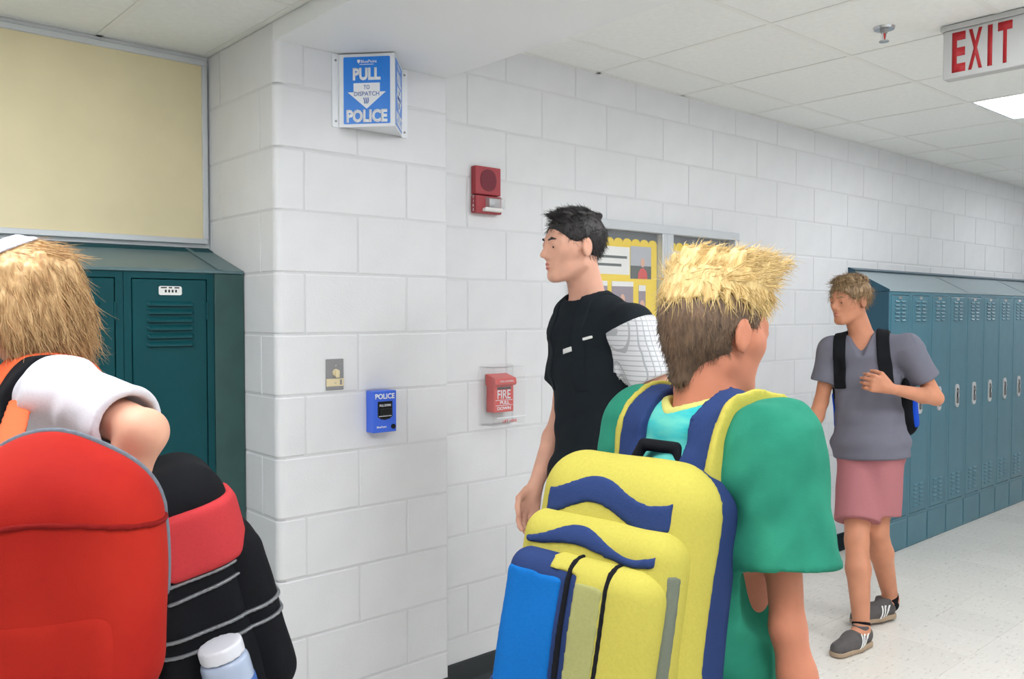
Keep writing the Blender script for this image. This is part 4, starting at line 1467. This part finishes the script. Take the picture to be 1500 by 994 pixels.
# ---- the student in the black shirt in front of the display case
J = joints_b(); rootB = np.array(((J['hipL'][0] + J['hipR'][0]) / 2, (J['hipL'][1] + J['hipR'][1]) / 2, 0))
p = empty('person', rootB, 'tall dark haired person in black shirt with pale plaid sleeve by display case', 'person')
F = Figure(rootB, J, 1.83, -C_R * .90 - FH * .40 + V3(0, 0, -.02), .95)
F.hands = {'L': (unit(J['wrL'] - J['elL']), -F.L, .4, -1), 'R': (unit(J['wrR'] - J['elR']) + V3(0, 0, -.3), F.L, .4, 1)}
F.foot = {sd: (V3(-1, -.1, 0), ZN) for sd in 'LR'}
body_object(F, p, M['skin_b'], .005)
make_eyes(F, p, M['brown_eye'])
M['hair_b'] = hairm('black_brown_hair', (46, 40, 40), (20, 18, 20))
make_face_hair(F, p, M['hair_b']); make_lips(F, p, M['lip'])
T = tufts(60, 5, lambda r: (lambda a, b: (V3(-.02 + .08 * math.cos(a) * b, .07 * math.sin(a) * b, .098 + .025 * (1 - b)), V3(.0 + .09 * math.cos(a) * b, .08 * math.sin(a) * b, .106 + .028 * (1 - b) - .01 * r.rand()), .011, .004))(r.rand() * 6.28, .2 + .75 * r.rand()))
def hair(P):
    q = hair_local(F, P); a = q.copy(); a[:, 1] = np.abs(a[:, 1])
    d = ell(q, (-.018, 0, .034), (.101, .081, .090)) + .002 * wob(q * np.array((1, 1, .4), f4), 220)
    d = smax(d, q[:, 0] * .75 - q[:, 2] * .66 - .022, .006)
    d = smax(d, -.074 - q[:, 2], .008)
    d = smax(d, -ell(a, (-.004, .086, -.012), (.032, .034, .034)), .006)
    d = add_tufts(q, d, T, .008)
    return d * f4(F.hs)
ho = solid('hair', hair, *head_box(F), .0036, M['hair_b'], p)
strands('hair_strands', ho, F, 2600, (.014, .026), .0010, lambda q, n, r: n * .34 + V_(len(q), .05, 0, -.5) + (q[:, 2:3] > .07) * V_(len(q), .7, 0, .55) + r.randn(len(q), 3) * .2, M['hair_b'], ho, 3)
sfB = shirt_fn(F, .016, .040, .60, -.07, se=.014, fold=.004)
M['black_tee'] = cloth('black_cotton', (30, 36, 41)); M['dark_pants'] = cloth('dark_trousers', (44, 44, 50)); M['plaid'] = plaid('pale_plaid')
lo, hi = around([F.J[k] for k in ('shL', 'shR', 'elL', 'elR', 'neck', 'hipL', 'hipR')], .15)
solid('shirt', sfB, lo, hi, .005, M['black_tee'], p)
shL, elL = F.J['shL'], F.J['elL']; ax = unit(elL - shL)
def plaid_sleeve(P):
    t = (P - shL.astype(f4)) @ ax.astype(f4)
    r = P - shL.astype(f4)
    out = r @ F.L.astype(f4)
    return np.maximum(np.maximum(sfB(P) - .004, np.maximum(-.015 - t, t - .60 * np.linalg.norm(elL - shL) - .012)), -.026 - out)
solid('plaid_sleeve', plaid_sleeve, lo, hi, .005, M['plaid'], p)
# small pale print on the chest, and a dash beside it
for cx, cz, hw, hh in ((.040, .72, .030, .0085), (.105, .775, .022, .005)):
    c = F.pel + F.U * F.T * cz + F.L * cx + F.F * .12
    def prt(P, c=c, hw=hw, hh=hh):
        r = P - c.astype(f4)
        return np.maximum(np.maximum(sfB(P) - .0025, np.abs(r @ F.L.astype(f4)) - hw), np.maximum(np.abs(r @ F.U.astype(f4) - .22 * (r @ F.L.astype(f4))) - hh, -(r @ F.F.astype(f4)) - .06))
    solid('chest_print', prt, c - .1, c + .1, .0028, M['paper'], p)
lo2, hi2 = around([F.J[k] for k in ('hipL', 'hipR', 'knL', 'knR', 'anL', 'anR')], .18)
solid('trousers', shorts_fn(F, .016, 1.92), lo2, hi2, .006, M['dark_pants'], p)
M['shoe_black'] = mat('black_shoe', (30, 30, 33), .6)
for sd in 'LR': shoe(F, p, sd, M['shoe_black'], M['paper'])
off = F.pel + F.U * F.T * .38 - F.F * .25
bp = empty('backpack', rootB + off, 'dark olive backpack worn by the tall person in the black shirt', 'backpack')
M['olive'] = cloth('dark_olive_nylon', (72, 70, 58))
Ax = np.stack([F.L, F.F, F.U], 1)
def pkB(P): return rbox(P, (0, 0, 0), (.165, .10, .215), .065, Ax) + .004 * wob(P, 30)
solid('main_compartment', pkB, (-.36,) * 3, (.36,) * 3, .006, M['olive'], bp)
solid('front_pocket', lambda P: rbox(P, -F.F * .115 - F.U * .07, (.12, .04, .12), .035, Ax), (-.36,) * 3, (.36,) * 3, .006, M['olive'], bp)
for sd in 'LR':
    g = strap_fn(F, sfB, sd, .075, .024, .30, .005)
    solid('shoulder_strap', lambda P, g=g: g(P + off.astype(f4)), lo - off, hi - off, .005, M['black_tee'], bp)

# ---- the student in the green shirt with the yellow and blue backpack
J = joints_c(); rootC = np.array(((J['hipL'][0] + J['hipR'][0]) / 2, (J['hipL'][1] + J['hipR'][1]) / 2, 0))
p = empty('person', rootC, 'person with blond topped brown hair and green shirt, seen from behind', 'person')
F = Figure(rootC, J, 1.60, V3(.97, -.22, -.10), 1.0)
F.arms = .68; F.hs *= .95
F.hands = {'L': (unit(J['wrL'] - J['elL']), -F.L, .45, -1), 'R': (unit(J['wrR'] - J['elR']), F.L, .45, 1)}
F.foot = {sd: (V3(1, 0, 0), ZN) for sd in 'LR'}
body_object(F, p, M['skin_c'], .0048)
make_eyes(F, p, M['blue_eye'])
M['hair_c'] = hairm('brown_cropped_hair', (124, 98, 76), (86, 68, 54)); M['blond_c'] = hairm('blond_hair', (240, 214, 152), (212, 176, 112))
make_face_hair(F, p, M['hair_c']); make_lips(F, p, M['lip'])
def sides(P):
    q = hair_local(F, P); a = q.copy(); a[:, 1] = np.abs(a[:, 1])
    d = ell(q, (-.017, 0, .024), (.102, .081, .096)) + .0012 * wob(q, 420)
    d = smin(d, cap(q, V3(-.060, 0, -.03), V3(-.060, 0, -.085), .040, .030), .03)
    d = smax(d, q[:, 0] * .86 - q[:, 2] * .50 - .018, .006)
    d = smax(d, -.105 - q[:, 2] + np.abs(q[:, 1]) * .5, .006)
    d = smax(d, -ell(a, (.000, .088, -.014), (.034, .034, .036)), .006)
    return d * f4(F.hs)
ho = solid('cropped_hair', sides, *head_box(F), .0034, M['hair_c'], p)
strands('hair_strands', ho, F, 5000, (.010, .018), .0008, lambda q, n, r: n * .30 + V_(len(q), .1, 0, -.8) + r.randn(len(q), 3) * .15, M['hair_c'], ho, 4)
def tuft_c(r):
    a = r.rand() * 6.283; b = math.sqrt(r.rand())
    x, y = -.010 + .088 * b * math.cos(a), .070 * b * math.sin(a)
    base = V3(x, y, .098)
    lean = V3(.020 + .010 * r.randn(), .008 * r.randn() + .006 * math.sin(a) * b, 0)
    return base, V3(x, y, .138 + .003 * r.randn()) + lean, .0135, .0070
T = tufts(170, 21, tuft_c)
# strands brushed back over the sides
def tuft_s(r):
    a = r.rand() * 6.283
    x, y = -.014 + .092 * math.cos(a), .073 * math.sin(a)
    return V3(x * .9, y * .9, .100), V3(x * 1.06 - .006 * r.rand(), y * 1.08, .064 - .018 * r.rand()), .0125, .0035
T += tufts(90, 8, tuft_s)
def topc(P):
    q = hair_local(F, P)
    d = ell(q, (-.002, 0, .090), (.104, .080, .054)) + .003 * wob(q * np.array((.6, 1, 1), f4), 170)
    d = smax(d, .048 - q[:, 2] + .006 * wob(q, 120), .008)
    d = smax(d, q[:, 0] * .86 - q[:, 2] * .50 - .052, .006)
    d = add_tufts(q, d, T, .004)
    return d * f4(F.hs)
ho = solid('blond_hair', topc, *head_box(F), .003, M['blond_c'], p)
strands('hair_strands', ho, F, 5200, (.020, .042), .0010, lambda q, n, r: n * .30 + np.where(q[:, 2:3] > .118, V_(len(q), .95, .15, .12), V_(len(q), .45, .1, .15)) + (q[:, 2:3] < .085) * V_(len(q), -.2, 0, -.75) + r.randn(len(q), 3) * .20, M['blond_c'], ho, 5)
sfC = shirt_fn(F, .016, .042, .68, -.06, se=.018, fold=.010)
M['green_tee'] = mat('green_shirt', (52, 146, 118), .9, spec=.15, rgb2=(38, 120, 98), var=.1, vscale=9, bump=.1, bscale=420)
M['aqua'] = mat('aqua_yoke', (112, 200, 180), .9, spec=.15, rgb2=(52, 176, 180), var=.1, vscale=11, stretch=(1, 1, 4), bump=.1, bscale=420)
M['teal_shorts'] = cloth('dark_teal_shorts', (12, 84, 92)); M['pale_yellow'] = cloth('pale_yellow_trim', (200, 198, 116))
lo, hi = around([F.J[k] for k in ('shL', 'shR', 'elL', 'elR', 'neck', 'hipL', 'hipR')], .16)
s = solid('shirt', sfC, lo, hi, .0048, M['green_tee'], p)
def yoke(P):
    r = P - F.nk.astype(f4)
    u = r @ F.U.astype(f4); l = np.abs(r @ F.L.astype(f4))
    return np.maximum(np.maximum(sfC(P) - .0022, l - .095 + .012 * wob(P, 60)), -.085 - u + .02 * wob(P, 40))
solid('shirt_yoke', yoke, lo, hi, .0048, M['aqua'], s)
def coll(P):
    nb = F.hp(-.030, 0, -.055)
    return np.maximum(sfC(P) - .004, cap(P, F.nk - F.U * .02, nb, .078 * F.k, .074 * F.k))
solid('collar', coll, lo, hi, .0046, M['pale_yellow'], s)
lo2, hi2 = around([F.J[k] for k in ('hipL', 'hipR', 'knL', 'knR', 'anL', 'anR')], .18)
solid('shorts', shorts_fn(F, .022, .95), lo2, hi2, .006, M['teal_shorts'], p)
for sd in 'LR': shoe(F, p, sd, M['shoe_black'], M['paper'], None, None, M['sock_black'])

# the backpack: w outwards from the wearer's back, u to the wearer's right, v up
wv = unit(V3(-.95, -.10, .20)); uu = unit(V3(.05, -1, 0) - wv * (V3(.05, -1, 0) @ wv)); vv = np.cross(wv, uu)
if vv[2] < 0: vv = -vv
oC = V3(.968, .838, 1.072)
bp = empty('backpack', oC, 'yellow and navy backpack with bright blue front panel on the person in green', 'backpack')
Ax = np.stack([uu, vv, wv], 1)
def L3(P): return P @ Ax.astype(f4)
M['navy'] = cloth('navy_nylon', (44, 62, 108)); M['pyellow'] = cloth('yellow_nylon', (188, 178, 82)); M['polive'] = cloth('grey_yellow_nylon', (160, 160, 104)); M['pblue'] = cloth('bright_blue_nylon', (16, 104, 180)); M['pwhite'] = cloth('pale_grey_mesh', (186, 194, 196))
bb = ((-.36,) * 3, (.36,) * 3)
def main_c(P): return rbox(P, (0, 0, 0), (.145, .205, .088), .066, Ax) + .004 * wob(P, 26)
def tier2(P): return rbox(P, Ax @ V3(.0, -.035, .080), (.136, .150, .042), .040, Ax) + .004 * wob(P, 30)
def tier3(P): return rbox(P, Ax @ V3(.0, -.060, .115), (.126, .118, .036), .034, Ax) + .004 * wob(P, 34)
def cut(fn, th, mask): return lambda P: np.maximum(fn(P) - th, mask(L3(P)))
wave = lambda q: .014 * np.cos(q[:, 0] * 34 + .6)
solid('main_compartment', main_c, *bb, .005, M['navy'], bp)
solid('yellow_side_band', cut(main_c, .0035, lambda q: np.maximum(.018 - q[:, 2], -.130 - q[:, 1])), *bb, .005, M['pyellow'], bp)
solid('navy_chevron', cut(main_c, .007, lambda q: np.maximum(np.maximum(q[:, 1] - .158 - wave(q), .118 + wave(q) - q[:, 1]), np.maximum(np.abs(q[:, 0]) - .108, .05 - q[:, 2]))), *bb, .0044, M['navy'], bp)
t2o = solid('middle_pocket', tier2, *bb, .005, M['pyellow'], bp)
solid('navy_chevron', cut(tier2, .004, lambda q: np.maximum(np.maximum(q[:, 1] - .086 - wave(q), .066 + wave(q) * .4 - q[:, 1]), np.maximum(np.abs(q[:, 0]) - .112, .09 - q[:, 2]))), *bb, .0044, M['navy'], t2o)
solid('grey_side_panel', cut(tier2, .003, lambda q: np.maximum(np.maximum(.10 - q[:, 0], np.abs(q[:, 2] - .098) - .010), np.maximum(-.125 - q[:, 1], q[:, 1] - .06))), *bb, .0046, M['zipshade'], t2o)
fpk = solid('front_pocket', tier3, *bb, .005, M['navy'], bp)
solid('yellow_pocket_panel', cut(tier3, .003, lambda q: np.maximum(.010 - q[:, 0] - .05 * (q[:, 1] > .035), -.130 - q[:, 1])), *bb, .0046, M['pyellow'], fpk)
solid('grey_pocket_panel', cut(tier3, .0045, lambda q: np.maximum(np.maximum(.012 - q[:, 0], q[:, 0] - .060), np.maximum(-.122 - q[:, 1], np.maximum(q[:, 1] - .030, .10 - q[:, 2])))), *bb, .0046, M['polive'], fpk)
solid('blue_pocket_panel', cut(tier3, .003, lambda q: np.maximum(np.maximum(q[:, 0] + .012, -q[:, 0] - .118), np.maximum(-.20 - q[:, 1], q[:, 1] - .028))), *bb, .0046, M['pblue'], fpk)
for x in (-.001, .064):
    solid('zipper', cut(tier3, .006, lambda q, x=x: np.maximum(np.maximum(np.abs(q[:, 0] - x) - .004, -.128 - q[:, 1]), .10 - q[:, 2])), *bb, .0034, M['pack_black'], fpk)
solid('base_panel', lambda P: np.maximum(np.minimum(np.minimum(main_c(P), tier2(P)), tier3(P)) - .006, L3(P)[:, 1] + .132), *bb, .005, M['navy'], bp)
# padded carry handle
hA, hB = Ax @ V3(-.045, .198, -.035), Ax @ V3(.045, .198, -.035)
hM1, hM2 = Ax @ V3(-.03, .228, -.035), Ax @ V3(.03, .228, -.035)
solid('carry_handle', lambda P: np.minimum(np.minimum(cap(P, hA, hM1, .009, .009), cap(P, hM1, hM2, .010, .010)), cap(P, hM2, hB, .009, .009)), *around([hA, hB, hM1, hM2], .03), .0036, M['pack_black'], bp)
o2 = rootC - oC
for sd in 'LR':
    g = strap_fn(F, sfC, sd, .090, .030, .33, .013)
    g2 = strap_fn(F, sfC, sd, .122, .007, .36, .016)
    st = solid('shoulder_strap', lambda P, g=g: g(P - o2.astype(f4)), lo + o2, hi + o2, .005, M['navy'], bp)
    solid('strap_trim', lambda P, g2=g2: g2(P - o2.astype(f4)), lo + o2, hi + o2, .0042, M['pyellow'], st)

# ---- the fair haired student in white with the black pack and the red bag
J = joints_a(); rootA = np.array(((J['hipL'][0] + J['hipR'][0]) / 2, (J['hipL'][1] + J['hipR'][1]) / 2, 0))
p = empty('person', rootA, 'fair haired person in white shirt and pale headband passing the dark lockers', 'person')
F = Figure(rootA, J, 1.64, V3(-.95, .22, -.05), .95)
F.arms = .92
F.hands = {'L': (unit(J['wrL'] - J['elL']), unit(F.pel - F.J['wrL']), .6, -1), 'R': (unit(J['wrR'] - J['elR']), F.L, .4, 1)}
F.foot = {sd: (V3(-.95, .25, 0), ZN) for sd in 'LR'}
body_object(F, p, M['skin_a'], .005)
make_eyes(F, p, M['blue_eye'])
M['hair_a'] = hairm('fair_hair', (226, 190, 138), (178, 136, 90))
make_face_hair(F, p, M['hair_a']); make_lips(F, p, M['lip'])
def tuft_a(r):
    a = .75 + r.rand() * 4.78
    z = .09 - .15 * r.rand()
    s_ = math.sqrt(max(.05, 1 - ((z - .02) / .115) ** 2))
    x, y = -.028 + .100 * s_ * math.cos(a), .088 * s_ * math.sin(a)
    return V3(x * .97, y * .97, z), V3(x * 1.02 - .012, y * 1.03, z - .055 - .03 * r.rand()), .011, .003
T = tufts(150, 17, tuft_a)
def hair(P):
    q = hair_local(F, P)
    d = ell(q, (-.018, 0, .018), (.104, .088, .104)) + .004 * wob(q * np.array((1, 1, .35), f4), 170)
    d = smin(d, cap(q, V3(-.062, 0, -.03), V3(-.066, 0, -.095), .058, .050), .03)
    d = smax(d, q[:, 0] * .90 - q[:, 2] * .44 - .024, .010)
    d = add_tufts(q, d, T, .005)
    return d * f4(F.hs)
ho = solid('hair', hair, *head_box(F), .0038, M['hair_a'], p)
strands('hair_strands', ho, F, 5000, (.040, .080), .0010, lambda q, n, r: n * .12 + V_(len(q), -.25, 0, -.9) + (q[:, 2:3] > .09) * V_(len(q), -.6, 0, .6) + r.randn(len(q), 3) * .14, M['hair_a'], ho, 6)
M['lavender'] = cloth('pale_lavender_band', (214, 218, 238))
solid('headband', lambda P: np.maximum(hair(P) - .006, np.abs(hair_local(F, P)[:, 0] * .40 + hair_local(F, P)[:, 2] * .917 - .098) - .013), *head_box(F), .0042, M['lavender'], p)
sfA = shirt_fn(F, .018, .046, .84, -.08, se=.009, fold=.006)
M['white_tee'] = cloth('white_cotton', (208, 207, 214))
lo, hi = around([F.J[k] for k in ('shL', 'shR', 'elL', 'elR', 'neck', 'hipL', 'hipR')], .16)
solid('shirt', sfA, lo, hi, .005, M['white_tee'], p)
lo2, hi2 = around([F.J[k] for k in ('hipL', 'hipR', 'knL', 'knR', 'anL', 'anR')], .18)
solid('shorts', shorts_fn(F, .020, .92), lo2, hi2, .006, M['dark_pants'], p)
wr, el = F.J['wrL'], F.J['elL']
for sd in 'LR': shoe(F, p, sd, M['shoe_black'], M['paper'], None, None, M['sock_black'])
M['gold'] = mat('brass_bracelet', (188, 160, 84), .3, metal=.9)
bA = el + (F.J['shL'] - el) * .12
# black pack on the back
fA = unit(V3(-.95, .25, 0)); wv = unit(-fA + V3(0, 0, .26)); uu = np.cross(ZN, fA); uu = unit(uu); vv = unit(np.cross(wv, uu));
if vv[2] < 0: vv = -vv
oA = at(282, 858, 1.76)
bp = empty('backpack', oA, 'black backpack with red upper pocket worn by the fair haired person', 'backpack')
Ax = np.stack([uu, vv, wv], 1)
Ax_a = Ax.copy()
def L3a(P): return P @ Ax_a.astype(f4)
def mA(P): return rbox(P, (0, 0, 0), (.150, .262, .105), .075, Ax_a) + .005 * wob(P, 26)
def tA(P): return rbox(P, Ax_a @ V3(0, -.065, .090), (.135, .175, .055), .05, Ax_a) + .004 * wob(P, 30)
bb = ((-.42,) * 3, (.42,) * 3)
M['pack_red'] = cloth('red_nylon', (196, 62, 66)); M['zip_grey'] = mat('zip_grey', (128, 130, 134), .4, metal=.4)
solid('main_compartment', mA, *bb, .005, M['pack_black'], bp)
fpA = solid('front_pocket', tA, *bb, .005, M['pack_black'], bp)
solid('red_upper_pocket', lambda P: smax(smax(mA(P) - .016, np.abs(L3a(P)[:, 1] - .125) - .062, .02), smax(-.02 - L3a(P)[:, 0], -.045 - L3a(P)[:, 2], .02), .02), *bb, .005, M['pack_red'], bp)
for c, (v0, tilt) in enumerate(((.105, .0), (.085, .05), (.06, .0), (.03, .05))):
    solid('zipper', (lambda P, v0=v0, tilt=tilt: np.maximum(np.maximum(mA(P) - .006, np.abs(L3a(P)[:, 1] - v0 - tilt * L3a(P)[:, 2]) - .0035), np.maximum(.05 - L3a(P)[:, 0], -.055 - L3a(P)[:, 2]))), *bb, .003, M['zip_grey'], bp)
for v0 in (-.045, -.075):
    solid('zipper', (lambda P, v0=v0: np.maximum(np.maximum(np.minimum(tA(P), mA(P)) - .006, np.abs(L3a(P)[:, 1] - v0) - .0035), .02 - L3a(P)[:, 0])), *bb, .003, M['zip_grey'], bp)
solid('bottle_pocket', lambda P: np.maximum(rbox(P, Ax_a @ V3(.183, -.220, .010), (.058, .085, .066), .045, Ax_a), L3a(P)[:, 1] + .178), *bb, .005, M['pack_black'], bp)
o2 = rootA - oA
for sd in 'LR':
    g = strap_fn(F, sfA, sd, .095, .030, .22, .011)
    solid('shoulder_strap', lambda P, g=g: g(P - o2.astype(f4)), lo + o2, hi + o2, .005, M['zip_grey'] if 0 else M['pack_black'], bp)
# water bottle standing in the side pocket
oB = oA + Ax_a @ V3(.188, -.150, .010)
wb = empty('water_bottle', oB, 'pale blue and white water bottle in the side pocket of the black backpack', 'bottle')
M['bottle'] = mat('pale_blue_bottle', (176, 190, 214), .25, coat=.4); M['bottle_cap'] = mat('white_bottle_cap', (226, 228, 236), .35); M['bottle_blue'] = mat('blue_bottle_band', (58, 104, 176), .4)
vz = vv
solid('bottle_body', lambda P: smax(cap(P, -vz * .06, vz * .045, .045, .045), plane(P, vz * .060, vz), .006), (-.13,) * 3, (.13,) * 3, .004, M['bottle'], wb)
solid('bottle_cap', lambda P: np.maximum(cap(P, vz * .062, vz * .080, .041, .041), np.maximum(plane(P, vz * .088, vz), -plane(P, vz * .061, vz))), (-.13,) * 3, (.13,) * 3, .0035, M['bottle_cap'], wb)
solid('blue_band', lambda P: np.maximum(cap(P, -vz * .06, vz * .045, .0465, .0465), np.abs(plane(P, vz * .0, vz)) - .014), (-.13,) * 3, (.13,) * 3, .0035, M['bottle_blue'], wb)

# red bag slung from the near shoulder
oR = at(84, 856, 1.195)
rb = empty('shoulder_bag', oR, 'large bright red bag slung beside the fair haired person in white', 'bag')
n_ = -FH; r_ = unit(C_R + V3(.0, .0, 0)); u_ = ZN
r_ = unit(unit(C_R * .97 + FH * .25)); n_ = unit(np.cross(r_, u_)) ; 
if n_ @ FH > 0: n_ = -n_
Ax_r = np.stack([r_, u_, n_], 1)
def L3r(P): return P @ Ax_r.astype(f4)
M['red_bag'] = mat('bright_red_nylon', (182, 44, 32), .8, spec=.12, rgb2=(158, 30, 25), var=.1, vscale=5, bump=.12, bscale=300)
M['seam_red'] = cloth('dark_red_seam', (128, 24, 22)); M['orange'] = cloth('orange_webbing', (224, 100, 60)); M['strap_grey'] = cloth('grey_webbing', (112, 120, 130))
def bag(P):
    q = L3r(P)
    return smin(rbox(P, (0, -.03, 0), (.128, .175, .080), .078, Ax_r), ell(q, (-.005, .05, 0), (.122, .158, .082)), .05) + .006 * wob(P * np.array((1, 1, .6), f4), 26)
solid('main_compartment', bag, (-.34,) * 3, (.34,) * 3, .0048, M['red_bag'], rb)
solid('front_pocket', lambda P: rbox(P, Ax_r @ V3(-.01, -.105, .075), (.108, .105, .036), .034, Ax_r) + .004 * wob(P, 30), (-.34,) * 3, (.34,) * 3, .0048, M['red_bag'], rb)
solid('seam', lambda P: np.maximum(bag(P) - .004, np.abs(L3r(P)[:, 1] - .095 - .012 * np.cos(L3r(P)[:, 0] * 14)) - .004), (-.34,) * 3, (.34,) * 3, .0036, M['seam_red'], rb)
solid('top_binding', lambda P: np.maximum(bag(P) - .005, np.abs(L3r(P)[:, 2] + .012) - .012 + np.maximum(0, -.02 - L3r(P)[:, 1])), (-.34,) * 3, (.34,) * 3, .004, M['strap_grey'], rb)
gA = strap_fn(F, sfA, 'L', .060, .030, .30, .014)
o3 = rootA - oR
solid('carry_strap', lambda P: gA(P - o3.astype(f4)), lo + o3, hi + o3, .005, M['orange'], rb)
sp_ = [Ax_r @ V3(-.060, .190, 0), Ax_r @ V3(-.055, .225, -.04), rootA + F.nk - F.U * .040 + F.L * .080 + F.F * .035 - oR]
def orange(P):
    up = unit(sp_[2] - sp_[0])
    return ecap(P, sp_[0], sp_[2], C_R, np.cross(C_R, up), up, (.018, .005), (.018, .005), .01)
solid('strap_end', orange, *around(sp_, .05), .0045, M['orange'], rb)
